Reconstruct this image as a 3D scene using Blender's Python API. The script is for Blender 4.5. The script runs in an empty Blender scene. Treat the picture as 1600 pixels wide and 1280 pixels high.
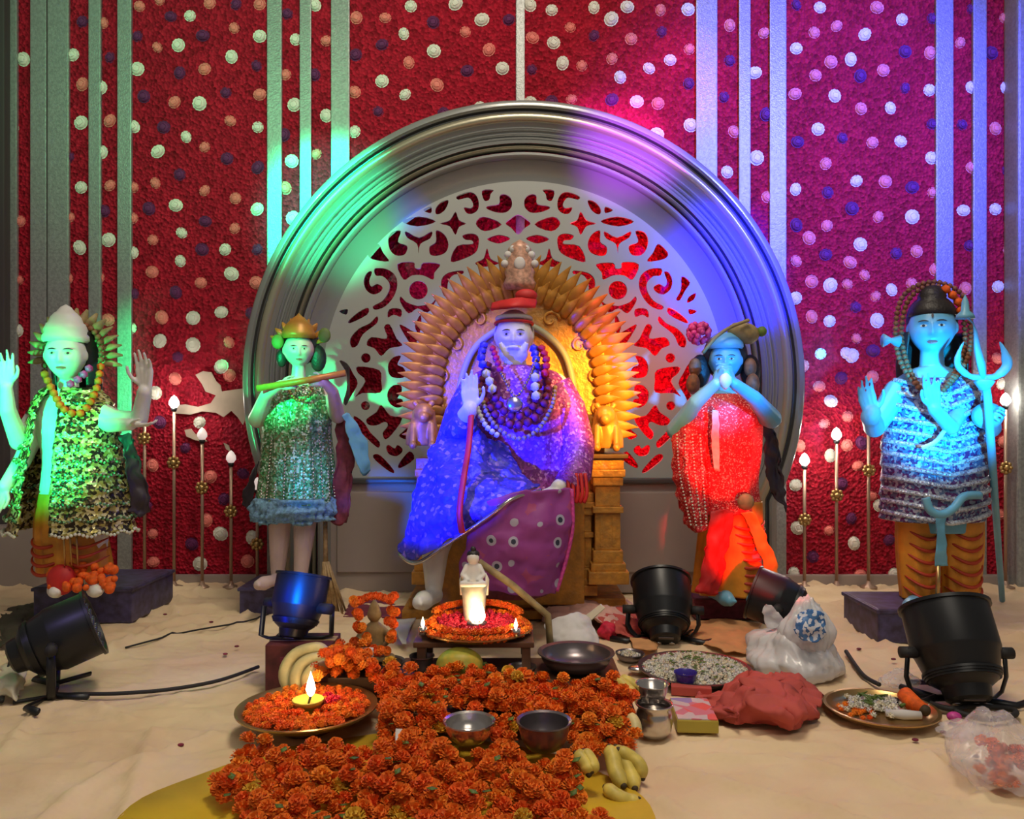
import bpy, bmesh, math, random
from mathutils import Vector, Matrix, noise
R = math.radians
random.seed(7)
C = bpy.context.scene.collection
sc = bpy.context.scene
# ------------------------------------------------------------------ camera, world, lights
cam_d = bpy.data.cameras.new('camera'); cam = bpy.data.objects.new('camera', cam_d); C.objects.link(cam)
cam.location = (0, 0, 0.7); cam.rotation_euler = (R(90), 0, 0)
cam_d.sensor_fit = 'HORIZONTAL'; cam_d.sensor_width = 36; cam_d.lens = 1250 / 1600 * 36
cam_d.shift_y = 15 / 1600; cam_d.clip_start = 0.05; cam_d.clip_end = 60
sc.camera = cam
w = bpy.data.worlds.new('world'); sc.world = w; w.use_nodes = True
w.node_tree.nodes['Background'].inputs[0].default_value = (1.0, 0.93, 0.86, 1)
w.node_tree.nodes['Background'].inputs[1].default_value = 0.14
sc.view_settings.view_transform = 'Standard'; sc.view_settings.look = 'None'
sc.view_settings.gamma = 1; sc.view_settings.exposure = 0.0; sc.view_settings.use_curve_mapping = False

def aim(o, t):
    d = Vector(t) - o.location
    o.rotation_euler = d.to_track_quat('-Z', 'Y').to_euler()
def area(name, loc, tgt, size, power, col):
    l = bpy.data.lights.new(name, 'AREA'); l.size = size; l.energy = power; l.color = col
    o = bpy.data.objects.new(name, l); C.objects.link(o); o.location = loc; aim(o, tgt); return o
def spot(name, loc, tgt, ang, power, col, blend=0.5, rad=0.04):
    l = bpy.data.lights.new(name, 'SPOT'); l.spot_size = R(ang); l.spot_blend = blend
    l.energy = power; l.color = col; l.shadow_soft_size = rad
    o = bpy.data.objects.new(name, l); C.objects.link(o); o.location = loc; aim(o, tgt); return o
def W(px, py, Y):
    return Vector(((px - 800) / 1250 * Y, Y, 0.7 - (py - 655) / 1250 * Y))
def F(px, py, z=0.0):
    Y = (0.7 - z) * 1250 / (py - 655)
    return Vector(((px - 800) / 1250 * Y, Y, z))

area('hall_light', (0.4, -0.4, 3.0), (0, 2.4, 0.2), 1.6, 23, (1.0, 0.90, 0.76))
area('ceiling_light', (0.2, 1.5, 3.3), (0.2, 1.9, 0), 0.7, 44, (1.0, 0.86, 0.68))
# green heads standing out of frame to the left
spot('green_light', (-1.75, 1.05, 0.55), W(95, 650, 2.7), 24, 400, (0.0, 1.0, 0.28), 0.6)
spot('green_light', (-1.4, 1.1, 1.15), W(440, 590, 2.8), 12, 560, (0.0, 1.0, 0.30), 0.8)
spot('green_light', (-1.2, 0.9, 2.3), W(490, 300, 3.2), 17, 2200, (0.0, 1.0, 0.38), 1.0)
spot('green_light', (-1.6, 0.6, 2.5), W(330, 90, 3.4), 50, 130, (0.22, 1.0, 0.4), 1.0)
# blue heads
spot('blue_light', (-0.95, 1.25, 0.45), W(708, 690, 2.5), 25, 1200, (0.0, 0.01, 1.0), 0.6)
spot('blue_light', (-0.55, 1.35, 0.22), W(600, 800, 3.2), 12, 220, (0.0, 0.14, 1.0), 1.0)
spot('cyan_light', (-0.35, 1.1, 0.35), W(480, 745, 2.8), 8, 90, (0.0, 0.45, 1.0), 0.9)
spot('blue_light', (-1.25, 1.2, 0.5), W(440, 950, 2.1), 7, 90, (0.0, 0.02, 1.0), 0.5)
spot('blue_light', (1.5, 0.9, 0.9), W(1160, 415, 3.2), 15, 5200, (0.0, 0.004, 1.0), 0.9)
spot('blue_light', (1.9, 0.6, 2.6), W(1310, 230, 3.4), 44, 1800, (0.06, 0.07, 1.0), 1.0)
spot('blue_light', (0.2, 1.0, 1.6), W(640, 330, 3.2), 4.5, 220, (0.0, 0.12, 1.0), 0.7)
spot('violet_light', (0.9, 0.9, 1.4), W(985, 225, 3.2), 13, 1300, (0.5, 0.06, 1.0), 1.0)
spot('violet_light', (-1.3, 1.1, 1.2), W(690, 560, 2.9), 21, 330, (0.20, 0.12, 1.0), 0.9)
# red and cyan heads
spot('red_light', (0.72, 1.25, 0.36), W(1122, 700, 2.75), 12.5, 420, (1.0, 0.0, 0.0), 0.6)
spot('red_light', (0.72, 1.25, 0.36), W(1148, 850, 2.75), 10.5, 420, (1.0, 0.0, 0.0), 0.6)
spot('red_light', (0.35, 1.2, 1.5), W(985, 560, 3.3), 18, 110, (1.0, 0.02, 0.05), 0.9)
def back_lamp(px, py, e, col):
    l = bpy.data.lights.new('back_lamp', 'POINT'); l.energy = e; l.color = col; l.shadow_soft_size = 0.02
    o = bpy.data.objects.new('back_lamp', l); C.objects.link(o); o.location = W(px, py, 3.30)
back_lamp(900, 360, .5, (1.0, 0.01, 0.04))
for q in ((985, 400), (1045, 500), (1020, 590), (1010, 690)): back_lamp(*q, 1.3, (1.0, 0.01, 0.04))
back_lamp(800, 370, .5, (0.6, 0.05, 0.6)); back_lamp(660, 440, .35, (0.35, 0.05, 0.8))
spot('orange_light', (1.05, 1.2, 1.25), W(905, 640, 2.9), 19, 700, (1.0, 0.42, 0.04), 0.9)
spot('cyan_light', (1.0, 0.85, 0.60), W(1450, 625, 2.6), 17, 780, (0.0, 0.45, 1.0), 0.7)
spot('cyan_light', (1.15, 0.9, 0.95), W(1120, 600, 2.7), 11, 420, (0.0, 0.3, 1.0), 0.7)
spot('magenta_light', (0.9, 0.8, 2.4), W(1060, 130, 3.4), 13, 110, (1.0, 0.02, 0.35), 1.0)

spot('violet_light', (-1.5, 0.7, 1.6), F(262, 1052), 13, 26, (0.45, 0.35, 1.0), 1.0)

# ------------------------------------------------------------------ materials
def mat(name, col, rough=0.6, metal=0.0, spec=0.5, emit=None, es=0, alpha=1, trans=0, noise_amt=0, nscale=20,
        bump=0, bscale=60, bdist=0.004, coat=0, col2=None):
    m = bpy.data.materials.new(name); m.use_nodes = True; nt = m.node_tree; b = nt.nodes['Principled BSDF']
    b.inputs['Base Color'].default_value = (*col, 1); b.inputs['Roughness'].default_value = rough
    b.inputs['Metallic'].default_value = metal; b.inputs['Specular IOR Level'].default_value = spec
    if emit: b.inputs['Emission Color'].default_value = (*emit, 1); b.inputs['Emission Strength'].default_value = es
    b.inputs['Alpha'].default_value = alpha; b.inputs['Transmission Weight'].default_value = trans
    b.inputs['Coat Weight'].default_value = coat
    tc = nt.nodes.new('ShaderNodeTexCoord')
    if noise_amt or col2:
        n = nt.nodes.new('ShaderNodeTexNoise'); n.inputs['Scale'].default_value = nscale; n.inputs['Detail'].default_value = 4
        nt.links.new(tc.outputs['Object'], n.inputs['Vector'])
        r = nt.nodes.new('ShaderNodeValToRGB'); r.color_ramp.elements[0].position = 0.35; r.color_ramp.elements[1].position = 0.65
        c2 = col2 if col2 else tuple(c * (1 - noise_amt) for c in col)
        r.color_ramp.elements[0].color = (*c2, 1); r.color_ramp.elements[1].color = (*col, 1)
        nt.links.new(n.outputs['Fac'], r.inputs['Fac']); nt.links.new(r.outputs['Color'], b.inputs['Base Color'])
    if bump:
        n2 = nt.nodes.new('ShaderNodeTexNoise'); n2.inputs['Scale'].default_value = bscale; n2.inputs['Detail'].default_value = 3
        nt.links.new(tc.outputs['Object'], n2.inputs['Vector'])
        bp = nt.nodes.new('ShaderNodeBump'); bp.inputs['Strength'].default_value = bump; bp.inputs['Distance'].default_value = bdist
        nt.links.new(n2.outputs['Fac'], bp.inputs['Height']); nt.links.new(bp.outputs['Normal'], b.inputs['Normal'])
    return m
def ramp_mat(name, stops, kind='voronoi', scale=60, rough=0.4, metal=0.0, bump=0.5, bdist=0.004, stretch=(1, 1, 1), wave_dist=3, wscale=None, const=True):
    m = bpy.data.materials.new(name); m.use_nodes = True; nt = m.node_tree; b = nt.nodes['Principled BSDF']
    b.inputs['Roughness'].default_value = rough; b.inputs['Metallic'].default_value = metal
    tc = nt.nodes.new('ShaderNodeTexCoord'); mp = nt.nodes.new('ShaderNodeMapping'); mp.inputs['Scale'].default_value = stretch
    nt.links.new(tc.outputs['Object'], mp.inputs['Vector'])
    r = nt.nodes.new('ShaderNodeValToRGB'); r.color_ramp.interpolation = 'CONSTANT' if const else 'LINEAR'
    while len(r.color_ramp.elements) < len(stops): r.color_ramp.elements.new(0.5)
    for e, (p, c) in zip(r.color_ramp.elements, stops): e.position = p; e.color = (*c, 1)
    if kind == 'voronoi':
        v = nt.nodes.new('ShaderNodeTexVoronoi'); v.inputs['Scale'].default_value = scale
        nt.links.new(mp.outputs[0], v.inputs['Vector'])
        sp = nt.nodes.new('ShaderNodeSeparateColor'); nt.links.new(v.outputs['Color'], sp.inputs[0]); fac = sp.outputs[0]; h = v.outputs['Distance']
    elif kind == 'dots':
        v = nt.nodes.new('ShaderNodeTexVoronoi'); v.inputs['Scale'].default_value = scale; v.inputs['Randomness'].default_value = 0.35
        nt.links.new(mp.outputs[0], v.inputs['Vector']); fac = v.outputs['Distance']; h = fac
    else:
        v = nt.nodes.new('ShaderNodeTexWave'); v.inputs['Scale'].default_value = scale; v.inputs['Distortion'].default_value = wave_dist
        v.bands_direction = 'Z'
        v.inputs['Detail'].default_value = 1.5
        nt.links.new(mp.outputs[0], v.inputs['Vector']); fac = v.outputs['Fac']; h = fac
    nt.links.new(fac, r.inputs['Fac']); nt.links.new(r.outputs[0], b.inputs['Base Color'])
    if bump:
        bp = nt.nodes.new('ShaderNodeBump'); bp.inputs['Strength'].default_value = bump; bp.inputs['Distance'].default_value = bdist
        nt.links.new(h, bp.inputs['Height']); nt.links.new(bp.outputs['Normal'], b.inputs['Normal'])
    return m
M = {}
def red_wall():
    m = bpy.data.materials.new('red_ruffle'); m.use_nodes = True; nt = m.node_tree; b = nt.nodes['Principled BSDF']
    tc = nt.nodes.new('ShaderNodeTexCoord')
    v = nt.nodes.new('ShaderNodeTexVoronoi'); v.inputs['Scale'].default_value = 75
    n = nt.nodes.new('ShaderNodeTexNoise'); n.inputs['Scale'].default_value = 3.0; n.inputs['Detail'].default_value = 6
    nt.links.new(tc.outputs['Object'], v.inputs['Vector']); nt.links.new(tc.outputs['Object'], n.inputs['Vector'])
    sp = nt.nodes.new('ShaderNodeSeparateColor'); nt.links.new(v.outputs['Color'], sp.inputs[0])
    r = nt.nodes.new('ShaderNodeValToRGB'); e = r.color_ramp.elements
    e[0].position = 0; e[0].color = (0.12, 0.002, 0.004, 1); e[1].position = 1; e[1].color = (0.60, 0.014, 0.040, 1)
    e2 = e.new(0.5); e2.color = (0.35, 0.005, 0.022, 1)
    mx = nt.nodes.new('ShaderNodeMath'); mx.operation = 'MULTIPLY_ADD'; mx.inputs[1].default_value = 0.55
    nt.links.new(sp.outputs[0], mx.inputs[0])
    m2 = nt.nodes.new('ShaderNodeMath'); m2.operation = 'MULTIPLY'; m2.inputs[1].default_value = 0.5
    nt.links.new(n.outputs['Fac'], m2.inputs[0]); nt.links.new(m2.outputs[0], mx.inputs[2])
    nt.links.new(mx.outputs[0], r.inputs['Fac']); nt.links.new(r.outputs[0], b.inputs['Base Color'])
    b.inputs['Roughness'].default_value = 0.75; b.inputs['Specular IOR Level'].default_value = 0.2
    bp = nt.nodes.new('ShaderNodeBump'); bp.inputs['Strength'].default_value = 0.9; bp.inputs['Distance'].default_value = 0.012
    nt.links.new(v.outputs['Distance'], bp.inputs['Height']); nt.links.new(bp.outputs['Normal'], b.inputs['Normal'])
    return m
M['wall'] = red_wall()
M['cloth'] = mat('beige_sheet', (0.82, 0.65, 0.41), 0.85, col2=(0.70, 0.50, 0.31), nscale=3.0, bump=0.5, bscale=11, bdist=0.02, spec=0.2)
M['stage'] = mat('stage_board', (0.25, 0.17, 0.1), 0.8, noise_amt=0.2)
M['silver'] = mat('silver_strip', (0.36, 0.38, 0.37), 0.38, 0.35, bump=0.5, bscale=160, bdist=0.003, noise_amt=0.25, nscale=90)
M['arch'] = mat('pearl_silver', (0.27, 0.28, 0.27), 0.26, 0.25, coat=0.4)
M['arch_dark'] = mat('dark_groove', (0.10, 0.10, 0.10), 0.35, 0.4)
M['arch_tan'] = mat('champagne_bead', (0.45, 0.42, 0.30), 0.25, 0.6)
M['lattice'] = mat('lattice_white', (0.38, 0.40, 0.38), 0.5, 0.0)
M['panel'] = mat('grey_board', (0.38, 0.32, 0.29), 0.5, 0.1, noise_amt=0.08, nscale=4)
M['rose_w'] = mat('white_rose', (0.80, 0.80, 0.70), 0.8, noise_amt=0.2)
M['rose_p'] = mat('salmon_rose', (0.85, 0.24, 0.20), 0.8, noise_amt=0.3)
M['rose_v'] = mat('violet_rose', (0.13, 0.015, 0.10), 0.8, noise_amt=0.3)
M['bulb'] = mat('lit_bulb', (1, 1, 1), 0.3, emit=(1, 0.95, 0.88), es=9)
M['bulb_dim'] = mat('frosted_bulb', (0.85, 0.78, 0.78), 0.3, emit=(1, 0.8, 0.75), es=0.5)
M['flame'] = mat('flame', (1, 0.8, 0.4), 0.5, emit=(1, 0.82, 0.5), es=14)
M['brass'] = mat('brass', (0.55, 0.36, 0.14), 0.32, 0.85, noise_amt=0.2)
M['rod'] = mat('aged_rod', (0.42, 0.28, 0.20), 0.4, 0.5)
M['steel'] = mat('steel', (0.62, 0.58, 0.55), 0.22, 0.95)
M['steel_dark'] = mat('dark_steel', (0.20, 0.17, 0.18), 0.3, 0.8)
M['gold'] = mat('gold_paint', (0.62, 0.28, 0.04), 0.42, 0.2, col2=(0.42, 0.20, 0.04), nscale=38, bump=0.6, bscale=55, bdist=0.006)
M['gold_flat'] = mat('gold_paint_smooth', (0.60, 0.27, 0.04), 0.40, 0.2, noise_amt=0.3, nscale=25)
M['black'] = mat('black_enamel', (0.012, 0.013, 0.015), 0.38, 0.2)
M['blackrub'] = mat('black_rubber', (0.015, 0.014, 0.014), 0.7)
M['lens'] = mat('par_lens', (0.05, 0.06, 0.08), 0.1, 0.2)
M['marble'] = mat('white_paint', (0.78, 0.76, 0.72), 0.45, noise_amt=0.08)
M['skin_blue'] = mat('pale_blue_skin', (0.16, 0.46, 0.66), 0.4, noise_amt=0.1)
M['skin_pink'] = mat('pale_skin', (0.62, 0.48, 0.45), 0.4, noise_amt=0.1)
M['hair'] = mat('black_hair', (0.02, 0.016, 0.016), 0.5, bump=0.6, bscale=90)
M['ink'] = mat('dark_paint', (0.03, 0.02, 0.03), 0.5)
M['lip'] = mat('lip_paint', (0.55, 0.10, 0.10), 0.4)
M['blue_base'] = mat('mottled_blue_base', (0.07, 0.06, 0.16), 0.45, col2=(0.03, 0.02, 0.05), nscale=30)
M['maroon'] = mat('maroon_cloth', (0.22, 0.03, 0.06), 0.7, noise_amt=0.4, nscale=50, bump=0.3)
M['seq_gold'] = ramp_mat('gold_black_sequins', [(0, (0.03, 0.02, 0.01)), (0.35, (0.45, 0.38, 0.10)), (0.6, (0.12, 0.08, 0.03)), (0.75, (0.75, 0.68, 0.35))], scale=110, rough=0.3, metal=0.3)
M['seq_green'] = ramp_mat('silver_green_sequins', [(0, (0.05, 0.16, 0.06)), (0.3, (0.16, 0.42, 0.20)), (0.6, (0.20, 0.22, 0.10)), (0.82, (0.60, 0.75, 0.62))], scale=150, rough=0.3, metal=0.3)
M['fur'] = mat('blue_fringe', (0.22, 0.42, 0.62), 0.85, noise_amt=0.5, nscale=90, bump=0.8, bscale=150)
M['red_silk'] = ramp_mat('red_silk', [(0, (0.55, 0.01, 0.02)), (0.55, (0.80, 0.05, 0.05)), (0.86, (0.9, 0.45, 0.35))], scale=280, rough=0.35, metal=0.1, bump=0.3)
M['dhoti'] = ramp_mat('orange_stripe_dhoti', [(0, (0.35, 0.03, 0.01)), (0.22, (0.78, 0.20, 0.02)), (0.62, (0.85, 0.38, 0.05)), (0.9, (0.5, 0.07, 0.01))], kind='wave', scale=9, wave_dist=2.5, rough=0.5, bump=0.5, const=False)
M['dhoti_plain'] = mat('orange_gold_silk', (0.82, 0.33, 0.03), 0.45, noise_amt=0.35, nscale=14)
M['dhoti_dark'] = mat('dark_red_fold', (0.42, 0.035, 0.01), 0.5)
M['drape_blue'] = ramp_mat('blue_beaded_drape', [(0, (0.12, 0.03, 0.16)), (0.35, (0.12, 0.18, 0.35)), (0.7, (0.45, 0.5, 0.62))], kind='voronoi', scale=120, rough=0.4, metal=0.2, bump=0.5)
M['drape_band'] = ramp_mat('silver_bead_band', [(0, (0.35, 0.40, 0.5)), (0.4, (0.6, 0.65, 0.72)), (0.8, (0.25, 0.2, 0.3))], scale=200, rough=0.3, metal=0.3)
M['robe_blue'] = ramp_mat('blue_brocade_shawl', [(0, (0.04, 0.04, 0.50)), (0.55, (0.07, 0.05, 0.62)), (0.86, (0.26, 0.16, 0.72))], scale=90, rough=0.5, metal=0.1, bump=0.3)
M['robe_purple'] = ramp_mat('purple_robe', [(0, (0.22, 0.03, 0.20)), (0.5, (0.35, 0.06, 0.32)), (0.85, (0.62, 0.25, 0.50))], scale=130, rough=0.5, metal=0.1, bump=0.3)
M['lap'] = ramp_mat('dotted_purple_cloth', [(0, (0.02, 0.03, 0.06)), (0.13, (0.40, 0.38, 0.50)), (0.24, (0.28, 0.045, 0.26)), (0.7, (0.36, 0.06, 0.18))], kind='dots', scale=15, rough=0.55, bump=0)
M['rudra'] = mat('rudraksha_bead', (0.28, 0.10, 0.04), 0.6, noise_amt=0.5, nscale=60)
M['maroon_fl'] = mat('maroon_garland', (0.25, 0.015, 0.05), 0.7, noise_amt=0.6, nscale=70)
M['white_fl'] = mat('white_petals', (0.75, 0.75, 0.62), 0.8, noise_amt=0.25, nscale=60)
M['green_leaf'] = mat('green_leaf', (0.12, 0.20, 0.03), 0.6, noise_amt=0.4)
M['red_fl'] = mat('red_petals', (0.70, 0.015, 0.06), 0.7, noise_amt=0.4, nscale=60)
M['pink_fl'] = mat('pink_tinsel', (0.72, 0.07, 0.38), 0.5, noise_amt=0.5, nscale=90)
M['turban'] = mat('red_turban', (0.65, 0.02, 0.02), 0.6, noise_amt=0.3)
M['turban_w'] = mat('cream_headcloth', (0.62, 0.62, 0.55), 0.7, noise_amt=0.2)
M['olive'] = mat('olive_gold_cloth', (0.38, 0.28, 0.12), 0.6, noise_amt=0.4, nscale=40)
M['yellow'] = mat('yellow_cloth', (0.95, 0.60, 0.02), 0.7, noise_amt=0.25, nscale=6, bump=0.2, bscale=20)
M['banana'] = mat('banana_skin', (0.80, 0.62, 0.12), 0.5, noise_amt=0.35, nscale=30)
M['banana_pale'] = mat('pale_banana_skin', (0.78, 0.66, 0.30), 0.5, noise_amt=0.3, nscale=25)
M['tip'] = mat('banana_tip', (0.05, 0.03, 0.01), 0.7)
M['wood'] = mat('dark_wood', (0.13, 0.06, 0.03), 0.5, noise_amt=0.4, nscale=12)
M['straw'] = mat('straw', (0.48, 0.33, 0.16), 0.8, noise_amt=0.4, nscale=60)
M['coconut'] = mat('green_melon_skin', (0.20, 0.34, 0.05), 0.5, col2=(0.62, 0.44, 0.05), nscale=26)
M['plastic'] = mat('milky_plastic', (0.80, 0.80, 0.82), 0.25, alpha=0.8, bump=0.3, bscale=25, bdist=0.01)
M['plastic_clear'] = mat('thin_clear_plastic', (0.85, 0.80, 0.85), 0.2, alpha=0.3, bump=0.3, bscale=25, bdist=0.01)
M['print_blue'] = mat('blue_print', (0.05, 0.18, 0.45), 0.4)
M['redcloth'] = mat('brick_red_cloth', (0.55, 0.09, 0.07), 0.8, noise_amt=0.2, nscale=8)
M['pinkcloth'] = mat('pale_pink_cloth', (0.68, 0.40, 0.33), 0.8, noise_amt=0.2)
M['whitecloth'] = mat('white_cloth', (0.66, 0.64, 0.62), 0.8, noise_amt=0.12)
M['orangecloth'] = mat('tan_orange_cloth', (0.68, 0.34, 0.14), 0.8, noise_amt=0.2)
M['bone'] = mat('cream_object', (0.75, 0.68, 0.5), 0.5, noise_amt=0.15)
M['purple_bowl'] = mat('indigo_plastic', (0.05, 0.03, 0.30), 0.3)
M['carton'] = mat('maroon_carton', (0.14, 0.025, 0.03), 0.6, noise_amt=0.5, nscale=30)
M['paper_w'] = mat('torn_white_backing', (0.58, 0.46, 0.36), 0.85, noise_amt=0.2, nscale=12)
M['paper_mag'] = ramp_mat('printed_packet', [(0, (0.6, 0.2, 0.25)), (0.3, (0.6, 0.5, 0.5)), (0.6, (0.75, 0.12, 0.10)), (0.8, (0.3, 0.25, 0.5))], scale=28, rough=0.5, bump=0)
M['packet_y'] = mat('olive_yellow_edge', (0.45, 0.36, 0.05), 0.6)
MG = [mat('marigold_orange', (0.98, 0.215, 0.010), 0.75, noise_amt=0.35, nscale=90), mat('marigold_deep', (0.95, 0.14, 0.007), 0.75, noise_amt=0.35, nscale=90),
      mat('marigold_light', (1.0, 0.30, 0.015), 0.75, noise_amt=0.3, nscale=90), mat('marigold_yellow', (0.80, 0.45, 0.03), 0.75, noise_amt=0.3, nscale=90)]
# ------------------------------------------------------------------ helpers
def tag(o, label=None, cat=None, group=None, kind=None):
    if label: o['label'] = label
    if cat: o['category'] = cat
    if group: o['group'] = group
    if kind: o['kind'] = kind
    return o
def root(name, loc, label, cat, group=None):
    o = bpy.data.objects.new(name, None); C.objects.link(o); o.location = loc; o.empty_display_size = 0.05
    return tag(o, label, cat, group)
def absloc(p):
    v = Vector((0, 0, 0))
    while p: v += p.location; p = p.parent
    return v
def mesh_of(bm, mats, smooth=True):
    me = bpy.data.meshes.new('m'); bm.to_mesh(me); bm.free()
    for m in (mats if isinstance(mats, (list, tuple)) else [mats]): me.materials.append(m)
    if smooth: me.shade_smooth()
    return me
def build(name, bm, mats, parent=None, smooth=True, loc=None, auto=None):
    """bm in world coordinates; stored relative to its parent, or to loc"""
    if parent: off = absloc(parent)
    elif loc is not None: off = Vector(loc)
    else:
        if bm.verts:
            xs = [v.co for v in bm.verts]; off = Vector((sum(v.x for v in xs) / len(xs), sum(v.y for v in xs) / len(xs), min(v.z for v in xs)))
        else: off = Vector((0, 0, 0))
    bmesh.ops.translate(bm, verts=bm.verts, vec=-off)
    me = mesh_of(bm, mats, smooth); me.name = name
    if auto: me.set_sharp_from_angle(angle=R(auto))
    o = bpy.data.objects.new(name, me); C.objects.link(o)
    if parent: o.parent = parent
    else: o.location = off
    return o
def box(bm, c, s, bev=0.0, rot=None, mi=0):
    m = Matrix.Translation(c) @ (rot if rot else Matrix()) @ Matrix.Diagonal((*s, 1))
    r = bmesh.ops.create_cube(bm, size=1, matrix=m)
    if bev:
        es = list({e for v in r['verts'] for e in v.link_edges})
        bmesh.ops.bevel(bm, geom=es, offset=bev, segments=2, affect='EDGES', profile=0.7)
    return bm
def tube(bm, pts, rad, seg=10, cap=True, sq=1.0):
    """tube through pts; rad number or list"""
    pts = [Vector(p) for p in pts]; n = len(pts)
    rads = rad if isinstance(rad, (list, tuple)) else [rad] * n
    rings = []; up = None
    for i, p in enumerate(pts):
        t = (pts[min(i + 1, n - 1)] - pts[max(i - 1, 0)])
        if t.length < 1e-9: t = Vector((0, 0, 1))
        t.normalize()
        if up is None: up = t.orthogonal().normalized()
        up = (up - t * up.dot(t))
        if up.length < 1e-6: up = t.orthogonal()
        up.normalize(); s = t.cross(up)
        rings.append([bm.verts.new(p + (up * math.cos(a) + s * math.sin(a) * sq) * rads[i]) for a in [2 * math.pi * k / seg for k in range(seg)]])
    for a, b in zip(rings, rings[1:]):
        for k in range(seg): bm.faces.new((a[k], a[(k + 1) % seg], b[(k + 1) % seg], b[k]))
    if cap:
        bm.faces.new(rings[0][::-1]); bm.faces.new(rings[-1])
    return bm
def catmull(pts, n=8, closed=False):
    pts = [Vector(p) for p in pts]; out = []; N = len(pts)
    for i in range(N if closed else N - 1):
        if closed: p0, p1, p2, p3 = pts[i - 1], pts[i], pts[(i + 1) % N], pts[(i + 2) % N]
        else: p0, p1, p2, p3 = pts[max(i - 1, 0)], pts[i], pts[i + 1], pts[min(i + 2, N - 1)]
        for k in range(n):
            t = k / n
            out.append(0.5 * ((2 * p1) + (p2 - p0) * t + (2 * p0 - 5 * p1 + 4 * p2 - p3) * t * t + (3 * p1 - p0 - 3 * p2 + p3) * t ** 3))
    if not closed: out.append(pts[-1])
    return out
def sphere(bm, c, r, u=12, v=8, scale=(1, 1, 1), rot=None):
    m = Matrix.Translation(c) @ (rot if rot else Matrix()) @ Matrix.Diagonal((*scale, 1))
    return bmesh.ops.create_uvsphere(bm, u_segments=u, v_segments=v, radius=r, matrix=m)
def lathe(bm, c, prof, seg=32, axis=None, closed=False):
    """prof list of (radius, height) about z at c"""
    rings = []
    for r, h in prof:
        if r < 1e-5: rings.append([bm.verts.new(Vector((0, 0, h)))])
        else: rings.append([bm.verts.new(Vector((r * math.cos(2 * math.pi * k / seg), r * math.sin(2 * math.pi * k / seg), h))) for k in range(seg)])
    for a, b in zip(rings, rings[1:]):
        for k in range(seg):
            a0, a1 = a[k % len(a)], a[(k + 1) % len(a)]; b0, b1 = b[k % len(b)], b[(k + 1) % len(b)]
            f = [a0]
            for q in (a1, b1, b0):
                if q not in f: f.append(q)
            if len(f) > 2:
                try: bm.faces.new(f)
                except ValueError: pass
    m = Matrix.Translation(c) @ (axis if axis else Matrix())
    bmesh.ops.transform(bm, matrix=m, verts=[v for r in rings for v in r])
    return bm
def loft(bm, secs, seg=64, folds=0, amp=0, th0=0, th1=360, tiers=0, tamp=0, nz=0, sub=6, seed=0, cap=False, lean=0.15, thick=0):
    """secs: (px,py,Y,rx_px,ry_px) horizontal sections; smooth interpolated"""
    V5 = [Vector(s[:4]) for s in secs]; ry = [s[4] for s in secs]
    pts = []
    n = len(secs)
    def cr(a, i, t):
        p0, p1, p2, p3 = a[max(i - 1, 0)], a[i], a[i + 1], a[min(i + 2, n - 1)]
        return 0.5 * ((2 * p1) + (p2 - p0) * t + (2 * p0 - 5 * p1 + 4 * p2 - p3) * t * t + (3 * p1 - p0 - 3 * p2 + p3) * t ** 3)
    for i in range(n - 1):
        for k in range(sub): pts.append([cr([s[j] for s in secs], i, k / sub) for j in range(5)])
    pts.append(list(secs[-1][:5]))
    full = abs(th1 - th0) >= 359.9
    cnt = seg if full else seg + 1
    rings = []; L = len(pts)
    for i, (px, py, Y, rx, ryy) in enumerate(pts):
        c = W(px, py, Y); k = Y / 1250; f = i / (L - 1); ring = []
        for j in range(cnt):
            th = R(th0 + (th1 - th0) * j / seg)
            m = 1 + amp * f ** 0.7 * math.sin(folds * th + seed + lean * 8 * f + 0.7 * math.sin(3 * th + seed))
            if tiers: m += tamp * ((f * tiers) % 1.0)
            if nz: m += nz * noise.noise(Vector((math.cos(th) * 2.3, math.sin(th) * 2.3, f * 5 + seed)))
            ring.append(bm.verts.new(c + Vector((math.sin(th) * rx * k * m, -math.cos(th) * ryy * k * m, 0))))
        rings.append(ring)
    for a, b in zip(rings, rings[1:]):
        for j in range(seg if full else seg):
            j2 = (j + 1) % cnt
            bm.faces.new((a[j], b[j], b[j2], a[j2]))
    if cap:
        if full: bm.faces.new(rings[0]); bm.faces.new(rings[-1][::-1])
    if thick: solid(bm, thick)
    return bm
def solid(bm, t):
    bmesh.ops.recalc_face_normals(bm, faces=bm.faces); bm.normal_update()
    fs = list(bm.faces); bd = [e for e in bm.edges if e.is_boundary]
    cp = {v: bm.verts.new(v.co - v.normal * t) for v in list(bm.verts)}
    for f in fs: bm.faces.new([cp[v] for v in reversed(f.verts)])
    for e in bd:
        a, b = e.verts
        try: bm.faces.new((a, b, cp[b], cp[a]))
        except ValueError: pass
    bmesh.ops.recalc_face_normals(bm, faces=bm.faces)
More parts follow.
